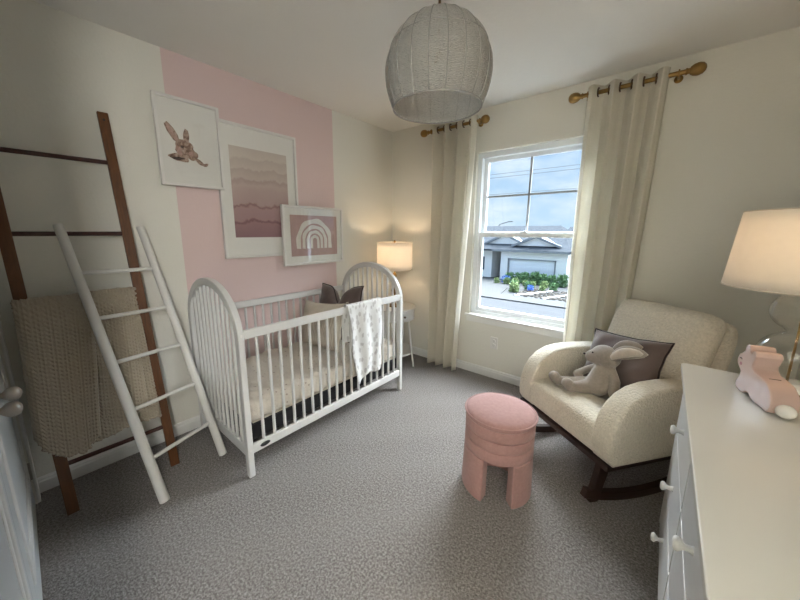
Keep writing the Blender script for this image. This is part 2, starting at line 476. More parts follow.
# mattress with crinkled fitted sheet
g = G('printed muslin sheet'); v = g.co()
vo = g.node('ShaderNodeTexVoronoi', Scale=26, _feature='F1'); g.l.new(v, vo.inputs['Vector'])
dots = g.math('LESS_THAN', vo.outputs['Distance'], .16)
vo2 = g.node('ShaderNodeTexVoronoi', Scale=48, _feature='F1'); g.l.new(v, vo2.inputs['Vector'])
dots2 = g.math('LESS_THAN', vo2.outputs['Distance'], .22)
c = g.mix(g.math('MULTIPLY', dots, .7), (.64, .59, .52), (.32, .26, .21))
c = g.mix(g.math('MULTIPLY', dots2, .25), c, (.45, .40, .35))
g.col(c); g.set(Roughness=.9); g.bump(g.noise(v, 38, 4, .6), .9, .012)
M['sheet'] = g.m
mt = thing('crib_mattress', 'crib mattress in a crinkled pale printed fitted sheet inside the white crib', 'mattress', (cxm, (CY0 + CY1) / 2, .296))
mw, ml = (CX1 - CX0) / 2 - .034, (CY1 - CY0) / 2 - .05
bm = NB()
def mat_pt(u, v_):
    # closed cross-section swept along y
    a = 2 * PI * u
    ca, sa = math.cos(a), math.sin(a)
    e = .28
    x = mw * math.copysign(abs(ca) ** e, ca); z = .075 + .075 * math.copysign(abs(sa) ** e, sa)
    y = -ml + 2 * ml * v_
    ed = min(1, min(v_, 1 - v_) / .03); x *= .96 + .04 * math.sqrt(ed)
    w = .010 * math.sin(y * 62 + 3 * noise.noise(Vector((x * 4, y * 3, z * 4)))) * min(1, abs(ca) ** 2 * 1.4)
    nz = .016 * noise.noise(Vector((x * 9, y * 9, z * 9))) + .009 * noise.noise(Vector((x * 22, y * 34, z * 22)))
    if sa > 0: z += nz
    x += (w - .004) * (1 if ca > 0 else -1)
    return (x, y, z)
Vg = grid(bm, mat_pt, 72, 150, True)
bm.faces.new([r[0] for r in Vg]); bm.faces.new([r[-1] for r in Vg])
obj('fitted_sheet', bm, M['sheet'], mt, smooth=True, autosm=1.1)
bm = NB(); box(bm, -mw + .012, mw - .012, -ml + .012, ml - .012, .001, .006); obj('mattress_base', bm, M['creamcloth'], mt)

# ------------------------------------------------------------------ pillows
def pillow_bm(w, h, t, dent=0.0, seg=28, seed=0, chop=0.0):
    """soft cushion in the XZ plane (thickness along Y), pinched corners; chop: karate dent in the top"""
    bm = NB()
    def side(s):
        def fn(u, v_):
            a, b = u * 2 - 1, v_ * 2 - 1
            pin = .10
            x = a * w / 2 * (1 - pin * (1 - abs(b) ** 2) * abs(a) ** 3)
            z = b * h / 2 * (1 - pin * (1 - abs(a) ** 2) * abs(b) ** 3)
            if chop: z -= chop * math.exp(-(a / .28) ** 2) * max(0, (b + .2) / 1.2) ** 1.5
            th = (1 - abs(a) ** 3.2) ** .55 * (1 - abs(b) ** 3.2) ** .55
            y = s * t / 2 * th * (1 + .18 * noise.noise(Vector((a * 2 + seed, b * 2, s))))
            y += .012 * noise.noise(Vector((a * 3 + seed, b * 3, 5.0)))
            if chop: y *= 1 - .45 * math.exp(-(a / .22) ** 2) * max(0, b)
            return (x, y, z)
        return fn
    grid(bm, side(1), seg, seg); grid(bm, side(-1), seg, seg)
    bmesh.ops.remove_doubles(bm, verts=bm.verts[:], dist=1e-5)
    return bm
def piping_bm(w, h, r, chop=0.0, seed=0):
    pts = []
    pin = .10
    N = 24
    seq = [(-1 + 2 * i / N, 1) for i in range(N)] + [(1, 1 - 2 * i / N) for i in range(N)] + [(1 - 2 * i / N, -1) for i in range(N)] + [(-1, -1 + 2 * i / N) for i in range(N)]
    for a, b in seq:
        x = a * w / 2 * (1 - pin * (1 - abs(b) ** 2) * abs(a) ** 3)
        z = b * h / 2 * (1 - pin * (1 - abs(a) ** 2) * abs(b) ** 3)
        if chop: z -= chop * math.exp(-(a / .28) ** 2) * max(0, (b + .2) / 1.2) ** 1.5
        pts.append((x, .012 * noise.noise(Vector((a * 3 + seed, b * 3, 5.0))), z))
    bm = NB(); tube(bm, pts, r, 8, closed=True); return bm

def axes(o, loc, xdir, zdir):
    """place o with local X along xdir and local Z close to zdir"""
    x = Vector(xdir).normalized(); z = Vector(zdir); z = (z - x * z.dot(x)).normalized(); y = z.cross(x)
    R = Matrix((x, y, z)).transposed()
    o.location = loc; o.rotation_euler = R.to_euler()

g = G('ribbed cream cotton'); v = g.co()
wv = g.node('ShaderNodeTexWave', Scale=14, Distortion=.3, _bands_direction='X'); g.l.new(v, wv.inputs['Vector'])
g.col(g.ramp(wv.outputs['Fac'], [(.2, (.50, .44, .36)), (.5, (.62, .565, .48))])); g.set(Roughness=.9); g.bump(wv.outputs['Fac'], .4, .004)
M['ribcream'] = g.m
p = thing('cushion', 'cream ribbed cushion with tasselled corners leaning in the far end of the crib', 'cushion')
obj('cover', pillow_bm(.54, .38, .13, seed=3), M['ribcream'], p, smooth=True)
obj('piping', piping_bm(.54, .38, .004, seed=3), M['creamcloth'], p, smooth=True)
for sx in (-1, 1):
    bm = NB()
    for k in range(7):
        a = k * .9
        tube(bm, [(sx * .268, 0, .186), (sx * (.282 + .004 * math.cos(a)), .006 * math.sin(a), .198 + .003 * math.cos(a)), (sx * (.292 + .006 * math.cos(a)), .012 * math.sin(a), .195 + .008 * math.cos(a * 2))], .0022, 5)
    obj('tassel', bm, M['creamcloth'], p, smooth=True)
axes(p, (.31, -1.27, .625), (1, .0, .09), (0, .30, 1))
p = thing('cushion', 'dark taupe velvet cushion with a chopped top behind the cream cushion in the crib', 'cushion')
obj('cover', pillow_bm(.53, .48, .15, chop=.15, seed=9), M['taupe'], p, smooth=True)
obj('piping', piping_bm(.53, .48, .005, chop=.15, seed=9), M['taupedark'], p, smooth=True)
axes(p, (.335, -1.10, .70), (1, -.0, .06), (0, .25, 1))

# muslin swaddle hanging over the front rail
g = G('white muslin with small grey sprigs'); v = g.co((1, 1, .55))
vo = g.node('ShaderNodeTexVoronoi', Scale=34, _feature='F1'); g.l.new(v, vo.inputs['Vector'])
n = g.noise(v, 60, 3)
k = g.math('LESS_THAN', g.math('ADD', vo.outputs['Distance'], g.math('MULTIPLY', n, .6)), .66)
g.col(g.mix(g.math('MULTIPLY', k, .55), (.70, .70, .69), (.36, .33, .32)))
g.set(Roughness=.9, **{'Specular IOR Level': .2}); g.bump(g.noise(v, 160, 3), .4, .003)
M['swaddle'] = g.m
def swaddle():
    bm = NB()
    xr = CX1 - .014
    def fn(u, v_):
        yv = -1.385 + .35 * u
        Lf, Lb = .575 - .045 * u + .016 * math.sin(u * 8 + 1), .30
        s = -Lb + (Lf + Lb + .04) * v_            # arc length over the rail, 0 = top
        fold = .5 + .5 * math.sin(u * 15 + 1.2)
        if s > .02:
            d = s - .02
            x = xr + .020 + .016 * fold * min(1, d / .12) + .008 * noise.noise(Vector((u * 3, d * 4, 1))) * min(1, d * 6)
            z = .872 - d
            yv += .11 * d * (1 - u) - .02 * d * u + .008 * math.sin(d * 14 + u * 5) * min(1, d * 4)
        elif s < -.02:
            d = -s - .02
            x = xr - .018 - .012 * fold * min(1, d / .1); z = .872 - d
        else:
            a = (s / .02) * PI / 2
            x = xr + .018 * math.sin(a) ; z = .872 + .004 * math.cos(a)
        return (x, yv, z)
    grid(bm, fn, 44, 70)
    t = thing('muslin_blanket', 'white muslin blanket with grey sprigs hung over the front crib rail', 'blanket', (xr, -1.2, .87))
    o = obj('fabric', bm, M['swaddle'], t, smooth=True, world=True); solid(o, .004, 0)
swaddle()

# ------------------------------------------------------------------ framed pictures
def framed(label, y0, y1, z0, z1, x0, depth, fw, art, mat_in, rot=0, tilt=0):
    cy, cz = (y0 + y1) / 2, (z0 + z1) / 2
    t = thing('picture_frame', label, 'picture', (x0, cy, z0), 0)
    t.rotation_euler = (0, tilt, 0)
    w, h = (y1 - y0) / 2, (z1 - z0)
    bm = NB()
    prof = [(0, 0), (0, depth - .002), (.002, depth), (fw - .002, depth), (fw, depth - .003), (fw, .006)]
    loops = []
    for o_, x in prof:
        loops.append([bm.verts.new(q) for q in ((x, -w + o_, o_), (x, w - o_, o_), (x, w - o_, h - o_), (x, -w + o_, h - o_))])
    for A, B in zip(loops, loops[1:]):
        for k in range(4): bm.faces.new((A[k], A[(k + 1) % 4], B[(k + 1) % 4], B[k]))
    obj('frame', bm, M['frame_white'], t)
    bm = NB(); box(bm, .001, .010, -w + .004, w - .004, .004, h - .004)
    obj('mat_board', bm, M['mat_board'], t)
    art(t, w, h, .0105)
    if mat_in:
        bm = NB(); box(bm, depth - .007, depth - .0055, -w + fw, w - fw, fw, h - fw)
        obj('glass', bm, M['picglass'], t)
    return t

def blob(bm, x, pts):
    f = bm.faces.new([bm.verts.new((x, y, z)) for y, z in pts])
    return f

def ell(cy, cz, ry, rz, rot=0, n=20, wob=0, seed=0):
    out = []
    for i in range(n):
        a = 2 * PI * i / n
        k = 1 + wob * noise.noise(Vector((math.cos(a) * 1.5 + seed, math.sin(a) * 1.5, seed)))
        y, z = ry * math.cos(a) * k, rz * math.sin(a) * k
        out.append((cy + y * math.cos(rot) - z * math.sin(rot), cz + y * math.sin(rot) + z * math.cos(rot)))
    return out

def paint(name, stops, scale=40):
    g = G(name); v = g.co(); n = g.noise(v, scale, 4, .7, .8)
    g.col(g.ramp(n, stops)); g.set(Roughness=.85); return g.m
M['hare'] = paint('brown watercolour', [(.30, (.07, .035, .022)), (.45, (.22, .13, .09)), (.58, (.42, .31, .25)), (.75, (.58, .47, .41))], 45)
M['harepink'] = paint('pink brown watercolour', [(.3, (.26, .14, .11)), (.6, (.50, .33, .28))], 60)
M['ink'] = paint('brown ink', [(.3, (.03, .015, .01)), (.7, (.07, .04, .03))])

def art_hare(t, w, h, x):
    cy, cz = -.035, h * .45
    def pb(nm, m, dx, pts, par):
        bm = NB(); blob(bm, x + dx, pts); return obj(nm, bm, m, par)
    o = pb('hare_head', M['hare'], .0004, ell(cy - .002, cz - .002, .056, .052, -.5, 30, .35, 2), t)
    for nm, m, dx, pts in (
        ('muzzle', 'hare', .0006, ell(cy + .038, cz - .035, .040, .028, -.75, 22, .4, 4)),
        ('chest', 'hare', .0005, ell(cy - .026, cz - .058, .056, .026, .05, 24, .5, 6)),
        ('ear', 'hare', .0007, ell(cy - .062, cz + .078, .021, .062, .52, 22, .25, 8)),
        ('ear', 'hare', .0007, ell(cy + .014, cz + .068, .016, .048, -.10, 22, .25, 9)),
        ('paw', 'hare', .0003, ell(cy + .078, cz - .072, .034, .012, -.6, 18, .4, 3)),
        ('paw', 'hare', .0003, ell(cy + .112, cz - .086, .018, .008, .5, 14, .4, 5)),
        ('ear_tint', 'harepink', .0010, ell(cy - .062, cz + .074, .011, .046, .52, 18, .3, 1)),
        ('cheek', 'harepink', .0010, ell(cy + .032, cz - .03, .015, .014, 0, 14, .3, 1)),
        ('eye', 'ink', .0013, ell(cy - .014, cz + .004, .009, .008)),
        ('shadow_stroke', 'ink', .0013, ell(cy - .045, cz - .068, .034, .009, .1, 16, .5, 2)),
        ('shadow_stroke', 'harepink', .0012, ell(cy - .035, cz - .02, .014, .03, .3, 16, .5, 7))):
        pb(nm, M[m], dx, pts, o)

def ombre_mat():
    g = G('blush layered watercolour'); v = g.co()
    sp = g.node('ShaderNodeSeparateXYZ'); g.l.new(v, sp.inputs[0])
    n = g.noise(g.co((1, 2.2, 1.2)), 2.6, 6, .62); n2 = g.noise(g.co((1, 5, 12)), 4, 4)
    z = g.math('ADD', sp.outputs[2], g.math('MULTIPLY', g.math('SUBTRACT', n, .5), .17))
    z = g.math('ADD', z, g.math('MULTIPLY', g.math('SUBTRACT', n2, .5), .015))
    f = g.math('DIVIDE', z, .93)
    A = (.36, .225, .225)
    base = g.ramp(f, [(.20, (.28, .165, .175)), (.27, (.31, .185, .19)), (.285, (.20, .10, .11)), (.30, (.35, .225, .225)), (.38, (.38, .25, .245)), (.395, (.25, .145, .145)), (.41, (.41, .30, .285)),
        (.52, (.44, .335, .31)), (.56, (.47, .37, .335)), (.60, (.40, .31, .28)), (.615, (.50, .42, .375)), (.68, (.44, .36, .32)), (.69, (.53, .46, .41)), (.76, (.47, .40, .355)), (.775, (.55, .49, .43)), (.84, (.50, .43, .385))])
    g.col(base); g.set(Roughness=.8); return g.m
M['ombre'] = ombre_mat()
def art_ombre(t, w, h, x):
    bm = NB(); box(bm, x - .0004, x + .0008, -w + .085, w - .085, .150, h - .150)
    obj('watercolour_print', bm, M['ombre'], t)
M['artpink'] = plain('dusty pink print', (.42, .27, .25), .8, var=.04)
M['artcream'] = plain('cream print ink', (.66, .62, .56), .8, var=.03)
def art_rainbow(t, w, h, x):
    bm = NB(); box(bm, x - .0004, x + .0008, -w + .075, w - .065, .075, h - .075)
    o = obj('pink_print', bm, M['artpink'], t)
    base = .145
    for r0, r1 in ((.185, .145), (.130, .100), (.086, .060), (.046, .022)):
        bm = NB(); N = 24
        A, B = [], []
        pts = [(1, -.0)]
        for i in range(N + 1):
            a = PI * i / N
            wob = 1 + .03 * math.sin(a * 7 + r0 * 60)
            A.append((r0 * wob * math.cos(a), base + .06 + r0 * 1.0 * wob * math.sin(a))); B.append((r1 * math.cos(a), base + .06 + r1 * math.sin(a)))
        A = [(r0, base - .01)] + A + [(-r0, base - .005)]; B = [(r1, base - .008)] + B + [(-r1, base - .01)]
        VA = [bm.verts.new((x + .0014, y, z)) for y, z in A]; VB = [bm.verts.new((x + .0014, y, z)) for y, z in B]
        for k in range(len(A) - 1): bm.faces.new((VA[k], VA[k + 1], VB[k + 1], VB[k]))
        obj('rainbow_band', bm, M['artcream'], o)

framed('upper left white framed watercolour of a hare head', -2.197, -1.835, 1.657, 2.172, .035, .028, .016, art_hare, True)
framed('large white framed layered blush watercolour print in the middle', -1.855, -1.240, 1.185, 2.120, .002, .028, .018, art_ombre, False)
framed('small white framed rainbow print on pink at lower right', -1.415, -.790, 1.098, 1.590, .035, .028, .018, art_rainbow, True)

# ------------------------------------------------------------------ ladders
def brown_ladder():
    t = thing('leaning_ladder', 'tall brown wooden ladder leaning on the left wall behind the knit throw', 'ladder', (.31, -2.59, 0))
    Ht, x0, x1 = 2.0, .31, .026
    def px(z): return x0 + (x1 - x0) * z / Ht
    def sh(z): return -.024 * z
    for y in (-2.812, -2.375):
        bm = NB()
        poly = [(px(0) - .012, 0), (px(0) + .012, 0), (px(Ht) + .012, Ht), (px(Ht) - .012, Ht)]
        prism(bm, poly, 'y', y - .0225, y + .0225)
        for v_ in bm.verts: v_.co.y += sh(v_.co.z)
        r = obj('side_rail', bm, M['brownwood'], t, world=True, bevel=.003)
        bm = NB(); lathe(bm, [(.006, 0), (.006, .002)], (px(Ht - .04) + .012, y + sh(Ht), Ht - .04), 12, Matrix.Rotation(PI / 2, 4, 'Y'))
        obj('peg_hole', bm, M['darkline'], r, world=True)
    for z in (.247, .62, 1.0, 1.365, 1.74):
        bm = NB(); tube(bm, [(px(z), -2.792 + sh(z), z), (px(z), -2.395 + sh(z), z)], .011, 12)
        rg = obj('rung', bm, M['rungwood'], t, world=True, smooth=True, autosm=1)
brown_ladder()
def white_ladder():
    t = thing('leaning_ladder', 'short white ladder leaning in front of the brown ladder', 'ladder', (.50, -2.33, 0))
    LA, LB = Vector((.577, -2.495, .006)), Vector((.155, -2.672, 1.405))
    RA, RB = Vector((.434, -2.149, .006)), Vector((.150, -2.352, 1.400))
    for a, b in ((LA, LB), (RA, RB)):
        bm = NB(); tube(bm, [a - Vector((0, 0, .004)), a + (b - a) * .5, b, b + (b - a).normalized() * .004], [.0235, .0215, .0195, .016], 16)
        obj('side_rail', bm, M['white_wood'], t, world=True, smooth=True, autosm=1)
    for f0, f1 in ((.155, .155), (.340, .340), (.515, .515), (.675, .675), (.835, .835)):
        bm = NB(); tube(bm, [LA.lerp(LB, f0), RA.lerp(RB, f1)], .0105, 12)
        obj('rung', bm, M['white_wood'], t, world=True, smooth=True, autosm=1)
white_ladder()

# chunky knit throw over the brown ladder's rung
def knit_throw():
    t = thing('knit_throw', 'chunky oatmeal knitted throw draped over a rung of the brown ladder', 'throw blanket', (.26, -2.63, .3))
    def ladder_x(z): return .31 - .142 * z
    def stitch(su, sv, lay):
        # V shaped knit columns
        cw, rh = .029, .019
        c = su / cw; fr = c - math.floor(c)
        side = abs(fr - .5) * 2                     # 0 middle .. 1 between columns
        row = (sv + side * rh * .9) / rh; rf = row - math.floor(row)
        return .016 * (math.sin(PI * rf) ** .6) * (math.sin(PI * min(1, max(0, 1 - abs(side - .5) * 1.5))) ** .7) - .002
    def sheet(y0, y1, yb0, yb1, zt, Lf, Lb, out, phase, seed, hem):
        bm = NB()
        width = (y1 - y0)
        nu = int(max(width, yb1 - yb0) / .0043); nv = int((Lf(.5) + Lb) / .0043)
        def fn(u, v_):
            L = Lf(u)
            s = -Lb + (L + Lb) * v_
            xr = ladder_x(zt)
            R_ = .026
            wav = .5 + .5 * math.sin(u * phase + seed)
            if s >= 0:
                d = s; q = min(1, d / .12)
                xx = xr + out * (1 - math.exp(-d / .03)) + .045 * wav * q + .02 * noise.noise(Vector((u * 2.5 + seed, d * 3, 0))) * q
                zz = zt + R_ * math.exp(-d / .03) - d
                xx += .142 * d
                nrm = Vector((1, 0, .14))
            else:
                d = -s
                xx = xr - .03 * (1 - math.exp(-d / .03)) - .008 * wav + .142 * d * .9
                xx = max(xx, .02)
                zz = zt + R_ * math.exp(-d / .03) - d
                nrm = Vector((-1, 0, 0))
            k = max(0, min(1, abs(s) / L)) ** 1.0
            yy = (y0 + (y1 - y0) * u) * (1 - k) + (yb0 + (yb1 - yb0) * u) * k
            zz += hem * noise.noise(Vector((u * 6 + seed, 0, 3))) * k
            # rounded side folds
            e = min(u, 1 - u) / .09
            if e < 1 and s > 0: xx -= .03 * (1 - e) ** 2 * min(1, s / .1)
            n_ = stitch(u * max(width, yb1 - yb0), s, 0)
            return Vector((xx, yy, zz)) + nrm * n_
        grid(bm, fn, nu, nv)
        return bm
    a = sheet(-2.865, -2.60, -2.885, -2.665, 1.045, lambda u: .60 + .12 * math.sin(u * PI * .8), .12, .085, 5.0, .3, .03)
    o = obj('front_fold', a, M['knit'], t, smooth=True, world=True); solid(o, .012, -1)
    a = sheet(-2.62, -2.425, -2.66, -2.445, 1.050, lambda u: .61 + .04 * math.sin(u * PI), .12, .028, 8.5, 2.2, .02)
    o = obj('front_fold', a, M['knit'], t, smooth=True, world=True); solid(o, .012, -1)
    a = sheet(-2.80, -2.42, -2.83, -2.40, 1.015, lambda u: .69, .10, .006, 9, 4.2, .03)
    o = obj('under_layer', a, M['knit'], t, smooth=True, world=True); solid(o, .010, -1)
knit_throw()

# ------------------------------------------------------------------ bedside table + lamp
TX, TY = .315, -.33
t = thing('side_table', 'small round white side table with a drawer beyond the far end of the crib', 'table', (TX, TY, 0))
bm = NB(); lathe(bm, [(.215, .60), (.222, .604), (.222, .614), (.216, .618)], n=48); obj('tabletop', bm, M['white'], t, smooth=True, autosm=.6)
bm = NB(); lathe(bm, [(.205, .49), (.212, .494), (.212, .600), (.205, .6)], n=48); obj('drum', bm, M['white'], t, smooth=True, autosm=.6)
bm = NB()
def dr(u, v_):
    a = -.75 + 1.2 * u - .25
    return (.2145 * math.cos(a), .2145 * math.sin(a), .505 + .085 * v_)
grid(bm, dr, 20, 2); d = obj('drawer_front', bm, M['white'], t, smooth=True); solid(d, .004, -1)
a = -.40
bm = NB(); sphere(bm, (.232 * math.cos(a), .232 * math.sin(a), .548), .011, 12); tube(bm, [(.21 * math.cos(a), .21 * math.sin(a), .548), (.23 * math.cos(a), .23 * math.sin(a), .548)], .005, 8)
obj('knob', bm, M['bronze'], d, smooth=True)
for a in (.15, .15 + PI / 2, .15 + PI, .15 - PI / 2):
    bm = NB(); tube(bm, [(.165 * math.cos(a), .165 * math.sin(a), .49), (.235 * math.cos(a), .235 * math.sin(a), 0)], [.014, .009], 12)
    obj('leg', bm, M['white'], t, smooth=True, autosm=1)
bm = NB(); lathe(bm, [(.205, .13), (.209, .133), (.209, .145), (.205, .148)], n=40); obj('shelf', bm, M['white'], t, smooth=True, autosm=.6)

t = thing('table_lamp', 'white drum shade table lamp with brass stem on the small round side table', 'lamp', (TX, TY, .6185))
bm = NB(); lathe(bm, [(.075, 0), (.078, .004), (.078, .014), (.02, .02), (.012, .03), (.012, .12), (.028, .14), (.036, .165), (.028, .19), (.012, .21), (.010, .29), (.020, .30), (.026, .32), (.020, .34), (.009, .35), (.009, .43)], n=28)
obj('stem', bm, M['gold'], t, smooth=True, autosm=.9)
def shade(t, r0, r1, z0, z1, mat):
    bm = NB()
    def fn(u, v_):
        a = 2 * PI * u; r = r0 + (r1 - r0) * v_
        return (r * math.cos(a), r * math.sin(a), z0 + (z1 - z0) * v_)
    grid(bm, fn, 64, 6, True)
    s = obj('lamp_shade', bm, mat, t, smooth=True); solid(s, .002, 0)
    for r, z in ((r0, z0), (r1, z1)):
        bm = NB(); tube(bm, [(r * math.cos(2 * PI * k / 64), r * math.sin(2 * PI * k / 64), z) for k in range(64)], .0022, 6, closed=True)
        obj('trim_ring', bm, M['creamcloth'], s, smooth=True)
    return s
shade(t, .180, .177, .385, .655, M['lampshade'])
def spider(t, r, z, zb, zf):
    bm = NB()
    for k in range(3):
        a = 2 * PI * k / 3 + .3
        tube(bm, [(0, 0, z), (r * math.cos(a), r * math.sin(a), z)], .0018, 6)
    tube(bm, [(0, 0, zb), (.035, 0, (zb + z) / 2), (0, 0, z)], .0018, 6); tube(bm, [(0, 0, zb), (-.035, 0, (zb + z) / 2), (0, 0, z)], .0018, 6)
    obj('shade_support', bm, M['gold'], t)
    bm = NB(); lathe(bm, [(.004, z), (.004, z + .008), (.010, z + .012), (.012, z + .020), (.008, z + .028), (.001, z + .031)], n=16)
    obj('finial', bm, M['gold'], t, smooth=True)
spider(t, .177, .648, .42, .66)
M['bulb'] = plain('lit bulb glass', (.9, .85, .7), .3)
def bulb_mat():
    g = G('glowing bulb'); g.n.remove(g.b); e = g.node('ShaderNodeEmission', Strength=3); e.inputs[0].default_value = (1, .72, .42, 1)
    g.l.new(e.outputs[0], g.out.inputs[0]); return g.m
M['bulb'] = bulb_mat()
def bulb(t, z):
    bm = NB(); lathe(bm, [(.012, z), (.014, z + .015), (.028, z + .045), (.028, z + .062), (.018, z + .08), (.001, z + .087)], n=20)
    return obj('bulb', bm, M['bulb'], t, smooth=True)
bulb(t, .43)
def point(name, loc, w, col, r=.03):
    l = bpy.data.lights.new(name, 'POINT'); l.energy = w; l.color = col; l.shadow_soft_size = r
    o = link(bpy.data.objects.new(name, l)); o.location = loc; return o
point('lamp_light', (TX, TY, .6185 + .54), 1.7, (1, .73, .46))

# ------------------------------------------------------------------ curtains
RODY, RODZ = -.10, 2.315
def curtain_set(side, xa, xb, cxa, cxb, bxa, bxb, folds, lab_rod, lab_cur, phase):
    t = thing('curtain_rod', lab_rod, 'curtain rod', ((xa + xb) / 2, RODY, RODZ))
    bm = NB(); tube(bm, [(xa, RODY, RODZ), (xb, RODY, RODZ)], .0135, 16); obj('pole', bm, M['gold'], t, smooth=True, world=True, autosm=1)
    for x, s in ((xa, -1), (xb, 1)):
        bm = NB()
        Rm = Matrix.Rotation(s * PI / 2, 4, 'Y')
        lathe(bm, [(.017, 0), (.020, .004), (.015, .010), (.015, .018), (.022, .022), (.030, .034), (.034, .050), (.034, .060), (.029, .076), (.016, .088), (.002, .091)], (x - s * .006, RODY, RODZ), 24, Rm)
        obj('finial', bm, M['gold'], t, smooth=True, world=True, autosm=.9)
    for x in (xa + .035, xb - .035):
        bm = NB(); tube(bm, [(x, 0, RODZ - .0), (x, RODY + .016, RODZ)], .007, 10)
        lathe(bm, [(.022, 0), (.022, .006)], (x, 0, RODZ), 16, Matrix.Rotation(PI / 2, 4, 'X'))
        tube(bm, [(x, RODY + .018 * math.cos(a_), RODZ + .018 * math.sin(a_)) for a_ in [2 * PI * k / 16 for k in range(16)]], .0045, 6, closed=True)
        obj('bracket', bm, M['gold'], t, smooth=True, world=True)
    c = thing('curtain', lab_cur, 'curtain', ((cxa + cxb) / 2, RODY, 0))
    NW = folds
    bm = NB()
    ztop = RODZ + .045
    def prof(u, k):
        """u 0..1 across; k 0 top..1 floor"""
        amp = .040 + .012 * k
        ph = 2 * PI * NW * u + phase
        s_ = math.sin(ph)
        y = -amp * math.copysign(abs(s_) ** .75, s_)
        y += .010 * noise.noise(Vector((u * 4 + phase, k * 1.6, 2))) * k
        a = cxa + (cxb - cxa) * u; b = bxa + (bxb - bxa) * u
        x = a + (b - a) * k + .010 * math.sin(2 * ph) * .6 + .012 * noise.noise(Vector((u * 5, k * 2, phase))) * k
        return x, y
    def fn(u, v_):
        k = 1 - v_
        x, y = prof(u, k)
        return (x, RODY + y, .012 + (ztop - .012) * v_)
    grid(bm, fn, int(26 * NW), 40)
    o = obj('fabric', bm, M['curtain'], c, smooth=True, world=True); solid(o, .0025, 0)
    # grommets where the cloth crosses the pole
    n = 0
    for i in range(int(2 * NW) + 1):
        u = (i * PI - phase) / (2 * PI * NW)
        if not (.005 < u < .995): continue
        x, y = prof(u, .02)
        bm = NB(); tube(bm, [(x, RODY + .026 * math.cos(a_), RODZ + .026 * math.sin(a_)) for a_ in [2 * PI * k / 20 for k in range(20)]], .005, 8, closed=True)
        obj('grommet', bm, M['bronze'], c, smooth=True, world=True)
curtain_set('l', .535, 1.062, .585, 1.045, .60, .935, 3.5, 'short brass curtain rod to the left of the window', 'cream linen curtain hanging left of the window', 0.0)
curtain_set('r', 1.822, 2.362, 1.858, 2.285, 1.86, 2.235, 3.5, 'short brass curtain rod to the right of the window', 'cream linen curtain right of the window behind the armchair', 0.0)

# ------------------------------------------------------------------ pendant
PX, PY = 1.495, -1.44
t = thing('pendant_lamp', 'white woven globe pendant lamp hanging from the ceiling', 'lamp', (PX, PY, H))
Rg, zc = .238, -.340
zbot = -.490; ztop_ = zc + Rg - .042
def gr(z):
    return math.sqrt(max(0, Rg * Rg - (z - zc) ** 2)) if z > zc else Rg * math.sqrt(max(0, 1 - ((z - zc) / .285) ** 2))
bm = NB(); lathe(bm, [(.055, 0), (.055, -.012), (.012, -.020)], n=28); obj('canopy', bm, M['gold'], t, smooth=True, autosm=.6)
bm = NB(); tube(bm, [(0, 0, -.01), (0, 0, -.25)], .006, 10); obj('stem', bm, M['gold'], t, smooth=True)
g = G('white woven thread'); v = g.co()
wv = g.node('ShaderNodeTexWave', Scale=60, Distortion=6, Detail=2, _bands_direction='Z'); wv.inputs['Detail Scale'].default_value = 1.6
g.l.new(v, wv.inputs['Vector'])
g.col(g.ramp(wv.outputs['Fac'], [(.2, (.78, .77, .74)), (.7, (.90, .89, .86))])); g.set(Roughness=.9)
g.bump(wv.outputs['Fac'], .8, .006)
hole = g.math('LESS_THAN', wv.outputs['Fac'], g.math('MULTIPLY', g.noise(v, 9, 2), .75))
tr = g.node('ShaderNodeBsdfTransparent'); tl = g.node('ShaderNodeBsdfTranslucent'); tl.inputs[0].default_value = (.7, .68, .64, 1)
m1 = g.node('ShaderNodeMixShader'); m1.inputs[0].default_value = .5
g.l.new(g.b.outputs[0], m1.inputs[1]); g.l.new(tl.outputs[0], m1.inputs[2])
m2 = g.node('ShaderNodeMixShader'); g.l.new(g.math('MULTIPLY', hole, .8), m2.inputs[0]); g.l.new(m1.outputs[0], m2.inputs[1]); g.l.new(tr.outputs[0], m2.inputs[2])
g.l.new(m2.outputs[0], g.out.inputs[0]); M['woven'] = g.m
M['rib'] = plain('grey thread rib', (.36, .35, .33), .8)
bm = NB()
def gs(u, v_):
    a = 2 * PI * u; z = zbot + (ztop_ - zbot) * v_
    # denser near the top
    th0 = 0
    r = gr(z)
    return (r * math.cos(a), r * math.sin(a), z)
def gs2(u, v_):
    tt = v_
    z = zbot + (ztop_ + .04 - zbot) * math.sin(tt * PI / 2)
    z = min(z, ztop_ + .036)
    r = gr(z) if tt < .999 else .03
    a = 2 * PI * u
    return (max(r, .03) * math.cos(a), max(r, .03) * math.sin(a), z)
grid(bm, gs2, 72, 36, True)
s = obj('woven_shade', bm, M['woven'], t, smooth=True); solid(s, .004, 0)
for k in range(20):
    a = 2 * PI * k / 20 + .1
    pts = []
    for i in range(21):
        q = i / 20; z = min(zbot + (ztop_ + .04 - zbot) * math.sin(q * PI / 2), ztop_ + .036)
        r = max(gr(z), .03) + .003
        pts.append((r * math.cos(a), r * math.sin(a), z))
    bm = NB(); tube(bm, pts, .0024, 6); obj('rib', bm, M['rib'], s, smooth=True)
rb = gr(zbot)
for z, rad in ((zbot, .004), (zc + .10, .0022)):
    r = gr(z) + .002
    bm = NB(); tube(bm, [(r * math.cos(2 * PI * k / 64), r * math.sin(2 * PI * k / 64), z) for k in range(64)], rad, 8, closed=True)
    obj('hoop', bm, M['rib'], t, smooth=True)
bm = NB(); lathe(bm, [(.016, -.24), (.018, -.25), (.018, -.29), (.014, -.3)], n=20); obj('socket', bm, M['gold'], t, smooth=True, autosm=.7)
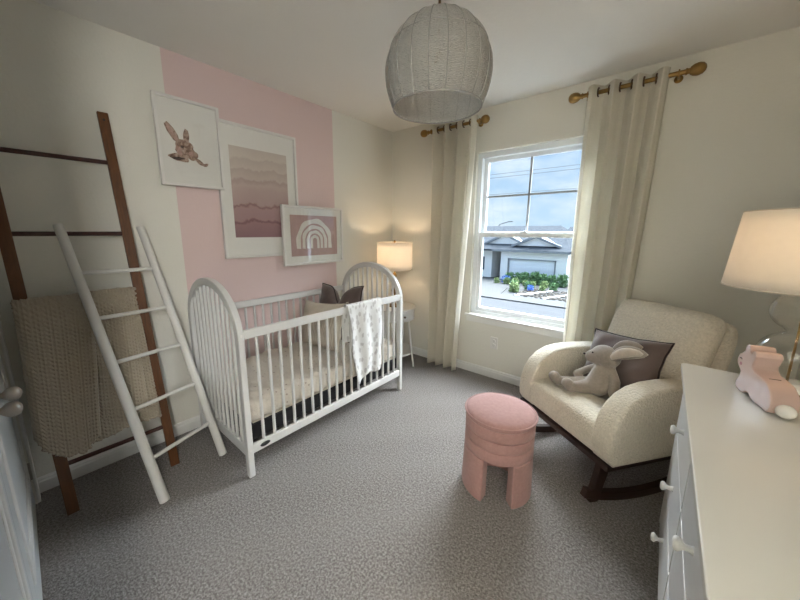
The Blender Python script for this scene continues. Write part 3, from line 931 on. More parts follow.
bm = NB(); z = -.3; lathe(bm, [(.012, z), (.015, z - .015), (.030, z - .05), (.030, z - .065), (.018, z - .085), (.001, z - .092)], n=20); obj('bulb', bm, M['plastic'], t, smooth=True)

# ------------------------------------------------------------------ pink stool
OX, OY = 1.825, -1.245
t = thing('ottoman', 'round dusty pink upholstered stool with cut-out legs in front of the armchair', 'stool', (OX, OY, 0), math.radians(23))
Ro = .178
bm = NB()
prof = [(Ro - .003, .405), (Ro + .003, .412), (Ro + .004, .424), (Ro - .004, .434), (Ro - .02, .442), (Ro * .6, .449), (Ro * .3, .451), (.002, .452)]
prof = [(r_, z_ + .012) for r_, z_ in prof]
lathe(bm, prof, n=56); obj('seat_cushion', bm, M['pinkvelvet'], t, smooth=True, autosm=1.2)
bm = NB()
pts = [((Ro + .004) * math.cos(2 * PI * k / 56), (Ro + .004) * math.sin(2 * PI * k / 56), .440) for k in range(56)]
tube(bm, pts, .0045, 8, closed=True); obj('piping', bm, M['pinkvelvet'], t, smooth=True)
for z0, z1, r in ((.356, .420, Ro), (.297, .357, Ro - .0005)):
    bm = NB(); lathe(bm, [(r - .012, z0), (r - .003, z0 + .002), (r, z0 + .008), (r, z1 - .008), (r - .003, z1 - .002), (r - .012, z1)], n=56)
    obj('band', bm, M['pinkvelvet'], t, smooth=True, autosm=1.2)
bm = NB(); lathe(bm, [(Ro - .02, .235), (Ro - .004, .237), (Ro, .243), (Ro, .290), (Ro - .003, .296), (Ro - .012, .298)], n=56); obj('apron', bm, M['pinkvelvet'], t, smooth=True, autosm=1.0)
def legseg(a0, a1):
    bm = NB(); N = 18; rin = Ro - .055; zt = .236
    def arc(r, z): return [bm.verts.new((r * math.cos(a0 + (a1 - a0) * i / N), r * math.sin(a0 + (a1 - a0) * i / N), z)) for i in range(N + 1)]
    Ro1 = Ro + .006
    A, B, C_, D = arc(Ro1, 0), arc(Ro, zt), arc(rin, zt), arc(rin, 0)
    for P_, Q in ((A, B), (B, C_), (C_, D), (D, A)):
        for i in range(N): bm.faces.new((P_[i], P_[i + 1], Q[i + 1], Q[i]))
    for i in (0, N): bm.faces.new((A[i], B[i], C_[i], D[i]))
    return bm
for k in range(3):
    c0 = math.radians(-86 + 61 + 120 * k) ; 
    # openings centred 0.55 rad wide facing front, and two others
    a0 = math.radians(-90 + 120 * k) + .42; a1 = math.radians(-90 + 120 * (k + 1)) - .42
    obj('leg', legseg(a0, a1), M['pinkvelvet'], t, smooth=True, autosm=.8, bevel=.004)

# ------------------------------------------------------------------ rocking chair
CH = (2.037, -.903, 0); CHR = math.radians(-36)
t = thing('rocking_armchair', 'cream boucle rocking armchair with dark wooden rockers beside the window', 'armchair', CH, CHR)
XL, XR = -.355, .345
aw = .115
def arm_profile():
    pts = [(.02, .262), (-.005, .30), (-.012, .36), (-.008, .42), (.012, .49), (.045, .545), (.095, .592), (.16, .622), (.24, .636), (.34, .638), (.46, .632), (.58, .622), (.67, .60), (.66, .262)]
    return pts
for x0 in (XL, XR - aw):
    bm = NB(); prism(bm, arm_profile(), 'x', x0, x0 + aw)
    o = obj('armrest', bm, M['boucle'], t, smooth=True, bevel=.044, seg=6)
    at = o.data.attributes.new('bevel_weight_edge', 'FLOAT', 'EDGE')
    for e_ in o.data.edges:
        zz = [o.data.vertices[i].co.z for i in e_.vertices]; xx = [o.data.vertices[i].co.x for i in e_.vertices]
        flat = abs(xx[0] - xx[1]) > .01
        at.data[e_.index].value = (.15 if max(zz) < .31 or flat else 1.0) if not (flat and max(zz) > .31) else 0
        if not flat and max(zz) < .37 and min(zz) < .31: at.data[e_.index].value = .35
    o.modifiers['bevel'].limit_method = 'WEIGHT'
bm = NB()
def seat_fn(u, v_):
    a = 2 * PI * v_
    ca, sa = math.cos(a), math.sin(a); e = .35
    y = .27 + .275 * math.copysign(abs(ca) ** e, ca); z = .35 + .092 * math.copysign(abs(sa) ** e, sa)
    if sa > 0: z -= max(0, y - .1) * .08
    x = XL + aw - .03 + (XR - XL - 2 * aw + .06) * u
    if sa > 0: z += .014 * (1 - (2 * u - 1) ** 2)
    return (x, y, z)
Vg = grid(bm, seat_fn, 24, 48)
for V_ in (Vg[0], Vg[-1]): bm.faces.new(V_[:-1])
bmesh.ops.remove_doubles(bm, verts=bm.verts[:], dist=1e-5)
obj('seat_cushion', bm, M['boucle'], t, smooth=True)
def slab(w, zb, zt, y0b, y0t, th, bulge, rc=.06, xo=0.0):
    """leaning padded slab"""
    bm = NB()
    def side(s):
        def fn(u, v_):
            a, b = 2 * u - 1, 2 * v_ - 1
            x = a * w / 2; zz = b
            # superellipse corner rounding
            kx = (1 - .10 * abs(b) ** 8); kz = (1 - .06 * abs(a) ** 8)
            x *= kx; zz *= kz
            z = (zb + zt) / 2 + zz * (zt - zb) / 2
            y = y0b + (y0t - y0b) * (z - zb) / (zt - zb)
            h = (1 - abs(a) ** 9) ** .5 * (1 - abs(b) ** 9) ** .5
            return (x + xo, y + (s * th / 2) * h + (s * bulge * (1 - a * a) * (1 - b * b)), z)
        return fn
    grid(bm, side(1), 36, 36); grid(bm, side(-1), 36, 36)
    bmesh.ops.remove_doubles(bm, verts=bm.verts[:], dist=1e-5)
    return bm
BO = .035
obj('backrest', slab(.60, .27, .925, .56, .735, .09, .0, xo=BO), M['boucle'], t, smooth=True)
obj('back_cushion', slab(.565, .40, .965, .47, .655, .125, .02, xo=BO), M['boucle'], t, smooth=True)
bm = NB(); box(bm, XL + .01, XR - .01, .0, .66, .232, .262); obj('base_frame', bm, M['darkwood'], t, bevel=.004)
def rocker(x):
    bm = NB()
    Rk = 1.15; c = (.33, Rk)
    out, inn = [], []
    N = 28
    for i in range(N + 1):
        a = -.36 + .76 * i / N
        out.append((c[0] + Rk * math.sin(a), c[1] - Rk * math.cos(a))); inn.append((c[0] + (Rk - .045) * math.sin(a), c[1] - (Rk - .045) * math.cos(a)))
    poly = out + inn[::-1]
    prism(bm, poly, 'x', x - .017, x + .017)
    return obj('rocker', bm, M['darkwood'], t, bevel=.003)
for x in (XL + .06, XR - .06):
    rocker(x)
    for ya, yb_, za in ((.03, -.015, .07), (.60, .66, .09)):
        bm = NB()
        prism(bm, [(yb_ - .025, za - .03), (yb_ + .025, za - .035), (ya + .035, .24), (ya - .03, .24)], 'x', x - .017, x + .017)
        obj('leg', bm, M['darkwood'], t, bevel=.004)
for y, z in ((.62, .15),):
    bm = NB(); box(bm, XL + .075, XR - .075, y - .012, y + .012, z - .02, z + .02); obj('stretcher', bm, M['darkwood'], t, bevel=.003)

CM = Matrix.Translation(CH) @ Matrix.Rotation(CHR, 4, 'Z')
def cl(x, y, z): return CM @ Vector((x, y, z))
# cushion on the chair
p = thing('cushion', 'taupe velvet lumbar cushion with dark piping propped on the armchair', 'cushion')
obj('cover', pillow_bm(.47, .33, .13, seed=5), M['taupe'], p, smooth=True)
obj('piping', piping_bm(.47, .33, .005, seed=5), M['taupedark'], p, smooth=True)
axes(p, cl(.015, .385, .635), cl(1, 0, 0.13) - cl(0, 0, 0), cl(-.1, .42, 1) - cl(0, 0, 0))

# plush rabbit
def skin_body(name, chains, m, parent, vox=.006, smooth=6):
    """one continuous body: overlapping tapered limbs fused by a voxel remesh"""
    bm = NB()
    for ch in chains:
        for (a, ra), (b, rb) in zip(ch, ch[1:]):
            a, b = Vector(a), Vector(b); n = 7
            for i in range(n + 1):
                q = i / n
                r = tuple(x + (y - x) * q for x, y in zip(ra if isinstance(ra, tuple) else (ra,) * 3, rb if isinstance(rb, tuple) else (rb,) * 3))
                sphere(bm, a.lerp(b, q), r, 14)
    o = obj(name, bm, m, parent, smooth=True)
    r = o.modifiers.new('rm', 'REMESH'); r.mode = 'VOXEL'; r.voxel_size = vox; r.use_smooth_shade = True
    s = o.modifiers.new('sm', 'SMOOTH'); s.iterations = smooth; s.factor = .5
    return o
rb_ = thing('plush_rabbit', 'taupe plush rabbit with long floppy ears slumped on the armchair seat', 'soft toy', cl(.02, .2, .44), CHR)
def q(x, y, z): return Vector((x - .02, y - .2, z - .44))
chains = [
    [(q(.015, .235, .510), .066), (q(.015, .260, .570), .056), (q(.012, .285, .620), .036)],
    [(q(-.005, .20, .490), .042), (q(-.035, .145, .478), .032), (q(-.050, .108, .474), .028)],
    [(q(-.050, .104, .475), .028), (q(-.054, .090, .500), .033)],
    [(q(-.03, .235, .495), .040), (q(-.09, .155, .487), .028), (q(-.135, .090, .478), .027)],
    [(q(-.135, .088, .480), .027), (q(-.140, .072, .506), .033)],
    [(q(.055, .275, .605), .026), (q(.100, .262, .560), .024), (q(.112, .245, .500), .027)],
    [(q(-.030, .285, .600), .025), (q(-.085, .245, .555), .021), (q(-.105, .205, .525), .023)],
    [(q(.010, .285, .640), .03), (q(.010, .28, .672), (.076, .066, .062)), (q(.002, .275, .676), (.076, .066, .062))],
    [(q(-.01, .26, .668), .052), (q(-.042, .235, .660), .038)],
]
body = skin_body('body', chains, M['plush'], rb_)
def ear(p0, p1, p2, wid, nm_lab):
    bm = NB()
    pts = [Vector(p0), Vector(p1), Vector(p2)]
    N = 14
    prev = None
    up = Vector((0, -.5, 1)).normalized()
    rings = []
    for i in range(N + 1):
        s_ = i / N
        c_ = pts[0] * (1 - s_) ** 2 + pts[1] * 2 * s_ * (1 - s_) + pts[2] * s_ ** 2
        w = wid * (.45 + .9 * math.sin(PI * min(1, s_ * .9 + .08)) ** .8) if s_ < .97 else wid * .3
        if i == N: w = wid * .18
        d = (pts[2] - pts[0]).normalized(); sidev = d.cross(Vector((.2, -1, .25))).normalized(); nr = sidev.cross(d).normalized()
        ring = []
        for k in range(12):
            a = 2 * PI * k / 12
            ring.append(bm.verts.new(c_ + sidev * w * math.cos(a) + nr * .010 * math.sin(a)))
        rings.append(ring)
    for A, B in zip(rings, rings[1:]):
        for k in range(12): bm.faces.new((A[k], A[(k + 1) % 12], B[(k + 1) % 12], B[k]))
    bm.faces.new(rings[0]); bm.faces.new(rings[-1])
    return bm
e = obj('ear', ear(q(.055, .265, .690), q(.13, .25, .765), q(.235, .27, .775), .027, ''), M['plush'], rb_, smooth=True)
bm = ear(q(.065, .252, .693), q(.133, .238, .765), q(.226, .258, .775), .019, '')
obj('ear_lining', bm, M['plushear'], e, smooth=True)
obj('ear', ear(q(.025, .300, .705), q(.08, .30, .775), q(.165, .325, .785), .026, ''), M['plush'], rb_, smooth=True)
bm = NB(); sphere(bm, q(-.072, .208, .668), (.008, .007, .006), 10); obj('nose', bm, M['taupedark'], rb_, smooth=True)
bm = NB(); sphere(bm, q(-.022, .212, .694), .005, 10); obj('eye', bm, M['darkline'], rb_, smooth=True)
bm = NB(); sphere(bm, q(-.058, .262, .690), .005, 10); obj('eye', bm, M['darkline'], rb_, smooth=True)

# ------------------------------------------------------------------ dresser
DXa, DXb, DYa, DYb, DH = 2.498, 3.03, -2.235, -1.078, .85
t = thing('dresser', 'long white dresser with round knobs along the right wall', 'dresser', ((DXa + DXb) / 2, (DYa + DYb) / 2, 0))
def rrect(x0, x1, y0, y1, r, n=6):
    pts = []
    for cx, cy, a0 in ((x1 - r, y1 - r, 0), (x0 + r, y1 - r, PI / 2), (x0 + r, y0 + r, PI), (x1 - r, y0 + r, 1.5 * PI)):
        for i in range(n + 1):
            a = a0 + PI / 2 * i / n; pts.append((cx + r * math.cos(a), cy + r * math.sin(a)))
    return pts
M['dressertop'] = plain('white dresser top', (.56, .548, .505), .32, var=.008, nscale=4)
bm = NB(); prism(bm, rrect(DXa, DXb, DYa, DYb, .022), 'z', DH - .020, DH); obj('top', bm, M['dressertop'], t, world=True, bevel=.003)
fx = DXa + .020
bm = NB(); box(bm, fx + .018, DXb, DYa + .012, DYb - .010, .10, DH - .02); obj('carcass', bm, M['white'], t, world=True, bevel=.002)
for (yy0, yy1) in ((DYa + .012, DYa + .034), (DYb - .032, DYb - .010)):
    bm = NB(); box(bm, fx + .001, fx + .018, yy0, yy1, .10, DH - .02); obj('side_stile', bm, M['white'], t, world=True, bevel=.002)
ym = (DYa + DYb) / 2
bm = NB(); box(bm, fx + .002, fx + .018, ym - .010, ym + .010, .10, DH - .02); obj('centre_stile', bm, M['white'], t, world=True, bevel=.002)
bm = NB(); box(bm, fx + .001, fx + .018, DYa + .034, DYb - .032, DH - .045, DH - .02); obj('top_rail', bm, M['white'], t, world=True)
for (y0, y1) in ((DYa + .037, ym - .013), (ym + .013, DYb - .035)):
    for z0, z1 in ((.578, .800), (.350, .570), (.125, .342)):
        bm = NB(); box(bm, fx, fx + .016, y0, y1, z0, z1)
        dr_ = obj('drawer', bm, M['white'], t, world=True, bevel=.002)
        yc, zc_ = (y0 + y1) / 2, (z0 + z1) / 2
        bm = NB(); lathe(bm, [(.011, 0), (.008, .004), (.0065, .015), (.010, .020), (.0155, .025), (.0165, .030), (.012, .035), (.001, .0365)], (fx, yc, zc_), 20, Matrix.Rotation(-PI / 2, 4, 'Y'))
        obj('knob', bm, M['white'], dr_, world=True, smooth=True, autosm=1.2)
for x in (fx + .022, DXb - .05):
    for y in (DYa + .02, DYb - .055):
        bm = NB(); box(bm, x, x + .035, y, y + .035, 0, .105); obj('leg', bm, M['white'], t, world=True, bevel=.003)

# ------------------------------------------------------------------ dresser lamp
LX, LY = 2.752, -1.20
t = thing('table_lamp', 'tapered cream shade lamp with stacked clear glass globes on the dresser', 'lamp', (LX, LY, DH))
bm = NB(); lathe(bm, [(.060, 0), (.062, .003), (.062, .018), (.058, .021)], n=32); o = obj('base_plate', bm, M['bronze'], t, smooth=True, autosm=.6)
bm = NB(); lathe(bm, [(.057, .021), (.057, .040), (.050, .043), (.022, .044)], n=32); obj('base_disc', bm, M['ceramic_white'], t, smooth=True, autosm=.6)
bm = NB()
def gp():
    pr = []
    import math as m_
    zb = .045
    pr.append((.030, zb))
    for i in range(1, 15):
        a = -PI / 2 + .35 + (PI - .70) * i / 15
        pr.append((.088 * m_.cos(a), zb + .083 + .083 * m_.sin(a)))
    pr.append((.026, .212))
    for i in range(1, 13):
        a = -PI / 2 + .35 + (PI - .70) * i / 13
        pr.append((.073 * m_.cos(a), .212 + .068 + .066 * m_.sin(a)))
    pr.append((.020, .350))
    return pr
lathe(bm, gp(), n=40, capb=False, capt=False); o = obj('glass_body', bm, M['lampglass'], t, smooth=True)
bm = NB(); lathe(bm, [(.024, .346), (.026, .350), (.026, .360), (.012, .366), (.010, .39), (.010, .40)], n=24); obj('collar', bm, M['gold'], t, smooth=True, autosm=.8)
bm = NB(); tube(bm, [(0, 0, .04), (0, 0, .35)], .0035, 8); obj('rod', bm, M['gold'], t, smooth=True)
shade(t, .195, .174, .355, .600, M['lampshade'])
spider(t, .174, .588, .42, .60)
bulb(t, .40)
point('lamp_light_dresser', (LX, LY, DH + .50), 1.1, (1, .70, .42))

# ------------------------------------------------------------------ ceramic bunny bank
t = thing('bunny_bank', 'pale pink ceramic bunny money bank with a white tail on the dresser', 'money bank', (2.688, -1.340, DH), .27)
prof = [(.093, .004), (.103, .016), (.100, .034), (.090, .050), (.086, .066), (.101, .078), (.114, .090), (.117, .106), (.110, .122), (.096, .131),
        (.084, .142), (.085, .156), (.076, .166), (.065, .165), (.058, .156), (.056, .144), (.050, .140), (.047, .150), (.038, .157), (.026, .153), (.021, .141), (.028, .124),
        (.034, .110), (.030, .100), (.014, .092), (-.020, .089), (-.050, .083), (-.074, .066), (-.085, .042), (-.084, .018), (-.074, .002),
        (-.005, .002), (.012, .006), (.024, .016), (.040, .016), (.050, .006), (.062, .002)]
bm = NB(); prism(bm, prof, 'x', -.031, .031); obj('body', bm, M['ceramic_pink'], t, smooth=True, bevel=.005, seg=4, autosm=1.0)
bm = NB(); sphere(bm, (0, -.092, .020), (.022, .020, .020), 18); o = obj('tail', bm, M['ceramic_white'], t, smooth=True); o['label'] = 'white round tail'
for s in (-1,):
    bm = NB(); tube(bm, [(s * .0312, .096 + .006 * math.cos(a), .106 + .006 * math.sin(a)) for a in [PI * .1 + PI * .8 * k / 8 for k in range(9)]], .0012, 6); obj('eye', bm, M['darkline'], t)
    bm = NB(); lathe(bm, [(.006, 0), (.006, .0006)], (s * .0318, .091, .093), 14, Matrix.Rotation(PI / 2, 4, 'Y')); obj('cheek', bm, M['pinkdot'], t)
bm = NB(); box(bm, -.013, .013, -.022, -.0195, .086, .0898); obj('coin_slot', bm, M['darkline'], t)

# ------------------------------------------------------------------ added hall lights (unseen, fill the room through the doorway)
t = thing('added_hall_light', 'added unseen fill light in the hallway behind the camera', 'lamp', (3.0, RY - .32, H))
bm = NB(); lathe(bm, [(.19, 0), (.19, -.02), (.17, -.05), (.10, -.07), (.001, -.075)], n=32)
g = G('added hall fill glow'); g.n.remove(g.b); e_ = g.node('ShaderNodeEmission', Strength=1.5); e_.inputs[0].default_value = (1, .93, .82, 1); g.l.new(e_.outputs[0], g.out.inputs[0])
obj('diffuser', bm, g.m, t, smooth=True)
al = bpy.data.lights.new('hall_fill_light', 'POINT'); al.energy = 64; al.color = (1, .98, .92); al.shadow_soft_size = .22  # added fill lamp, unseen, brightens the left wall through the doorway
ao = link(bpy.data.objects.new('hall_fill_light', al)); ao.location = (3.08, RY - .25, 1.9)

t = thing('added_hall_light', 'second added unseen fill light, at the end of the hall behind the camera', 'lamp', (3.70, RY - .30, H))
bm = NB(); lathe(bm, [(.15, 0), (.15, -.02), (.13, -.05), (.08, -.065), (.001, -.07)], n=32)
obj('diffuser', bm, g.m, t, smooth=True)
al2 = bpy.data.lights.new('hall_end_fill_light', 'POINT'); al2.energy = 95; al2.color = (1, .98, .92); al2.shadow_soft_size = .24  # second added fill lamp, reaches the far left of the wall
ao2 = link(bpy.data.objects.new('hall_end_fill_light', al2)); ao2.location = (3.70, RY - .235, 1.75)

# ------------------------------------------------------------------ outside
GZ = -3.42
M['concrete'] = plain('pale concrete', (.085, .085, .083), .9, var=.06, nscale=1.2, spec=0)
M['asphalt'] = plain('sun bleached road', (.068, .070, .073), .9, var=.05, nscale=2, spec=0)
M['stucco'] = plain('pale stucco', (.78, .78, .77), .9, var=.02, spec=0)
M['garage'] = plain('white garage door', (.76, .78, .82), .7, var=.01, spec=0)
M['fascia'] = plain('grey fascia', (.24, .255, .27), .8, spec=0)
M['shingle'] = plain('grey shingles', (.060, .066, .073), .9, var=.18, nscale=3, spec=0)
M['leaf'] = plain('green leaves', (.15, .25, .12), .8, var=.5, nscale=6, spec=0)
M['leaf2'] = plain('yellow green leaves', (.24, .31, .14), .8, var=.4, nscale=6, spec=0)
M['blueflower'] = plain('blue flowers', (.12, .22, .55), .7, var=.3, nscale=9, spec=0)
M['rock'] = plain('light river rock', (.075, .068, .06), .9, var=.4, nscale=5, spec=0)
M['houseglass'] = plain('grey blue house window', (.08, .10, .12), .15)
M['lawn'] = plain('dry lawn', (.05, .052, .04), .95, var=.2, nscale=2, spec=0)
bm = NB(); box(bm, -400, 300, 12, 500, GZ - .5, GZ - .02)
struct(obj('ground', bm, M['lawn']))
bm = NB(); box(bm, -60, 60, 8.0, 19.4, GZ - .019, GZ)
struct(obj('street', bm, M['asphalt']))
bm = NB(); box(bm, -60, 60, 19.4, 21.2, GZ - .019, GZ + .08)
struct(obj('sidewalk', bm, M['concrete']))
bm = NB(); prism(bm, [(-16.5, 21.2), (-6.9, 21.2), (-7.6, 24.5), (-9.3, 26.5), (-9.3, 29.2), (-13.2, 30.5), (-16.5, 27)], 'z', GZ - .018, GZ + .06)
struct(obj('driveway', bm, M['concrete']))
def gable_front(bm, x0, x1, xp, zb, zp, y0, y1):
    prism(bm, [(x0, zb), (x1, zb), (xp, zp)], 'y', y0, y1)
HY = 29.2
hs = thing('house', 'single storey pale house with a wide garage across the street', 'house', (-8, HY, GZ))
def hb(name, boxes, m, parent=hs):
    bm = NB()
    for b in boxes: box(bm, *b)
    return obj(name, bm, m, parent, world=True)
zE = -.42
hb('wall', [(-9.9, -9.35, HY, HY + .3, GZ, zE), (-5.13, -4.4, HY, HY + .3, GZ, zE), (-9.35, -5.13, HY, HY + .3, -1.30, zE), (-4.4, -4.1, HY, HY + 9, GZ, zE), (-10.2, -9.9, HY, HY + 3.5, GZ, zE),
            (-20, -11.3, HY + .4, HY + .7, GZ, zE), (-11.3, -9.9, HY + 3.5, HY + 3.8, GZ, zE), (-11.5, -11.3, HY + .7, HY + 3.5, GZ, zE), (-4.1, 6, HY + 2.5, HY + 2.8, GZ, zE)], M['stucco'])
gd = hb('garage_door', [(-9.35, -5.13, HY + .12, HY + .18, GZ, -1.30)], M['garage'])
bm = NB()
for i in range(4):
    for j in range(8):
        x0 = -9.35 + 4.22 * j / 8; z0 = GZ + 2.1 * i / 4
        box(bm, x0 + .06, x0 + .47, HY + .10, HY + .12, z0 + .08, z0 + .46)
obj('raised_panels', bm, M['garage'], gd, world=True)
hb('door_trim', [(-9.47, -9.35, HY - .03, HY + .1, GZ, -1.2), (-5.13, -5.01, HY - .03, HY + .1, GZ, -1.2), (-9.47, -5.01, HY - .03, HY + .1, -1.30, -1.2)], M['fascia'])
hb('window', [(-12.9, -12.1, HY + .36, HY + .42, -2.6, -1.2)], M['houseglass'])
hb('window', [(-3.2, -2.3, HY + 2.46, HY + 2.52, -2.8, -1.1)], M['houseglass'])
hb('front_door', [(-10.9, -10.1, HY + 3.44, HY + 3.5, GZ, -1.3)], M['fascia'])
hb('wall_lantern', [(-10.0, -9.93, HY + 1.5, HY + 1.62, -1.7, -1.4)], M['fascia'])
hb('eave', [(-10.3, -3.9, HY - .45, HY - .35, zE - .12, zE + .06), (-20.3, -11.0, HY - .05, HY + .05, zE - .12, zE + .06), (-11.0, -10.3, HY - .45, HY - .35, zE - .12, zE + .06)], M['fascia'])
bm = NB()
# roof planes (thick)
def roofplane(pts, th=.12):
    A = [bm.verts.new(p) for p in pts]; B = [bm.verts.new((p[0], p[1], p[2] - th)) for p in pts]
    n = len(pts); bm.faces.new(A); bm.faces.new(B)
    for k in range(n): bm.faces.new((A[k], A[(k + 1) % n], B[(k + 1) % n], B[k]))
roofplane([(-21, HY - .4, zE + .08), (-3.8, HY - .45, zE + .08), (-6.5, HY + 7, 2.1), (-21, HY + 7, 2.1)])
roofplane([(-3.8, HY - .45, zE + .08), (-3.8, HY + 14, zE + .08), (-6.5, HY + 7, 2.1)])
roofplane([(-6, HY + 2, zE + .08), (8, HY + 2, zE + .08), (6, HY + 9, 2.0), (-6, HY + 9, 2.0)])
obj('roof', bm, M['shingle'], hs, world=True)
bm = NB(); gable_front(bm, -9.1, -5.0, -7.05, .06, .92, HY + .5, HY + 4)
obj('front_gable', bm, M['stucco'], hs, world=True)
bm = NB(); gable_front(bm, -12.2, -8.2, -10.3, .17, 1.12, HY + 1.1, HY + 6)
obj('rear_gable', bm, M['stucco'], hs, world=True)
bm = NB()
def rake(a, b, y, w=.11):
    a, b = Vector((a[0], y, a[1])), Vector((b[0], y, b[1])); d = (b - a).normalized(); n_ = Vector((-d.z, 0, d.x)) * w
    vs = [a - n_, b - n_, b + n_, a + n_]
    A = [bm.verts.new(p) for p in vs]; B = [bm.verts.new(p + Vector((0, .3, 0))) for p in vs]
    bm.faces.new(A); bm.faces.new(B)
    for k in range(4): bm.faces.new((A[k], A[(k + 1) % 4], B[(k + 1) % 4], B[k]))
rake((-9.3, 0.0), (-7.05, .95), HY + .25); rake((-4.8, 0.0), (-7.05, .95), HY + .25)
rake((-12.5, .10), (-10.3, 1.16), HY + .85); rake((-8.1, .10), (-10.3, 1.16), HY + .85)
obj('rake_board', bm, M['fascia'], hs, world=True)

# bushes and plants
def leaf_mesh(name, n, rx, rz, ls, seed, m):
    rnd = random.Random(seed)
    bm = NB()
    for i in range(n):
        a = rnd.random() * 2 * PI; zz = rnd.random(); r = (rnd.random() ** .5) * math.sqrt(max(0.05, 1 - (zz * 1.1 - .35) ** 2))
        p_ = Vector((rx * r * math.cos(a), rx * r * math.sin(a), rz * zz))
        d = Vector((rnd.uniform(-1, 1), rnd.uniform(-1, 1), rnd.uniform(0, 1.2))).normalized(); s_ = d.cross(Vector((rnd.uniform(-1, 1), rnd.uniform(-1, 1), rnd.uniform(-1, 1)))).normalized()
        L, w = ls * rnd.uniform(.7, 1.3), ls * .32
        v_ = [bm.verts.new(p_ + q_) for q_ in (Vector(), d * L * .5 + s_ * w, d * L, d * L * .5 - s_ * w)]
        bm.faces.new(v_)
    me = bpy.data.meshes.new(name); bm.to_mesh(me); bm.free(); me.materials.append(m); return me
lm = [leaf_mesh('shrub_leaves_a', 420, .55, 1.25, .26, 1, M['leaf']), leaf_mesh('shrub_leaves_b', 380, .5, 1.0, .24, 2, M['leaf2']), leaf_mesh('flower_leaves', 160, .42, .8, .2, 3, M['blueflower'])]
def stemmesh(h):
    bm = NB()
    for k in range(4): tube(bm, [(0, 0, 0), (.15 * math.cos(k * 1.6), .15 * math.sin(k * 1.6), h * .75)], .02, 5)
    me = bpy.data.meshes.new('shrub_stems'); bm.to_mesh(me); bm.free(); me.materials.append(M['darkwood']); return me
sm = stemmesh(1.0)
def shrub(name, label, cat, kind, x, y, s, group):
    r = thing(name, label, cat, (x, y, GZ - .03), random.uniform(0, 6), group)
    r.scale = (s, s, s * random.uniform(.9, 1.15))
    o = link(bpy.data.objects.new('foliage', lm[kind])); o.parent = r
    o = link(bpy.data.objects.new('stem', sm)); o.parent = r
rs = random.Random(4)
for i in range(6):
    shrub('shrub', 'tall green shrub in the row in front of the garage across the street', 'shrub', 0, -8.7 + .74 * i + rs.uniform(-.05, .05), 28.0 + .25 * (i % 2), .80 + rs.uniform(-.04, .06), 'shrubs in front of the garage')
for i in range(6):
    shrub('low_shrub', 'low yellow green shrub along the front of the garage planting bed', 'shrub', 1, -9.25 + .80 * i + rs.uniform(-.1, .1), 26.3 + .4 * (i % 2), .52 + rs.uniform(-.05, .1), 'low shrubs along the bed edge')
for i, (x, y, s) in enumerate(((-7.0, 24.4, .6), (-6.5, 23.0, .7), (-6.0, 24.9, .5), (-4.9, 25.0, .45), (-4.2, 25.6, .55))):
    shrub('low_shrub', 'small rounded shrub beside the pale rock bed by the road', 'shrub', 1 if i % 2 else 0, x, y, s, 'small shrubs by the rock bed')
shrub('flowering_shrub', 'bright blue flowering shrub at the left end of the garage planting', 'shrub', 2, -8.7, 27.0, .95, None)
shrub('flowering_shrub', 'blue flowering shrub in the middle of the rock bed', 'shrub', 2, -5.6, 24.2, .6, None)
shrub('upright_shrub', 'narrow dark green shrub at the right corner of the garage', 'shrub', 0, -4.1, 28.1, .8, None)
for x, y in ((-13.6, 26.8), (-12.9, 27.6)):
    shrub('shrub', 'green shrub to the left of the driveway by the house window', 'shrub', 1, x, y, .75, 'shrubs left of the driveway')
bm = NB()
for i in range(330):
    x = rs.uniform(-6.0, -2.0); y = rs.uniform(21.6, 25.6)
    sphere(bm, (x, y, GZ + .02), (rs.uniform(.08, .18), rs.uniform(.08, .18), .08), 6)
o = obj('river_rocks', bm, M['rock']); tag(o, 'bed of loose brown and grey river rocks beside the road', 'rocks', kind='stuff')
bm = NB(); prism(bm, [(-7.5, 21.3), (-1, 21.3), (-1, 28.6), (-9.4, 28.6), (-9.3, 26.4), (-7.7, 24.3)], 'z', GZ - .02, GZ + .015)
struct(obj('planting_bed', bm, M['concrete']))
bm = NB()
tube(bm, [(-5.9, 21.5, GZ + .03), (-4.9, 23.4, GZ + .03), (-4.1, 25.2, GZ + .03)], .09, 6); tube(bm, [(-3.9, 21.5, GZ + .03), (-2.8, 24.0, GZ + .03)], .09, 6)
o = obj('stone_edging', bm, M['stucco']); tag(o, 'pale curved stone edging around the rock bed', 'edging')

# distant houses, street lamp and power lines
fl = ['pale distant house roofline left of the street lamp', 'distant grey roofed house just right of the street lamp', 'distant low house seen beside the window muntin', 'distant pale house right of the window muntin', 'distant grey house near the right curtain', 'distant house roof half behind the right curtain']
for i, (kx, w) in enumerate(((-.445, 9), (-.415, 10), (-.375, 11), (-.325, 12), (-.28, 10), (-.23, 12))):
    D = 130 + 9 * (i % 3)
    x, y = 2.4 + kx * D, D - 2.8
    h = thing('distant_house', fl[i], 'house', (x, y, GZ))
    bm = NB(); box(bm, -w / 2, w / 2, 0, 8, 0, 3.2); obj('wall', bm, M['stucco'], h)
    bm = NB(); prism(bm, [(-w / 2 - .5, 3.2), (w / 2 + .5, 3.2), (w / 4, 5.3), (-w / 4, 5.3)], 'y', -.4, 8.4); obj('roof', bm, M['shingle'], h)
    bm = NB(); box(bm, -1.2, 0, -.05, 0, 1.0, 2.3); box(bm, 1.6, 2.8, -.05, 0, 1.0, 2.3); obj('window', bm, M['houseglass'], h)
t = thing('street_lamp', 'thin grey street lamp with a curved arm seen through the window', 'street lamp', (-19.2, 50, GZ))
bm = NB(); tube(bm, [(0, 0, 0), (0, 0, 5.6), (.3, 0, 6.1), (1.8, 0, 6.5)], .09, 8); obj('pole', bm, M['fascia'], t, smooth=True)
bm = NB(); box(bm, 1.6, 2.4, -.15, .15, 6.4, 6.55); obj('lamp_head', bm, M['fascia'], t)
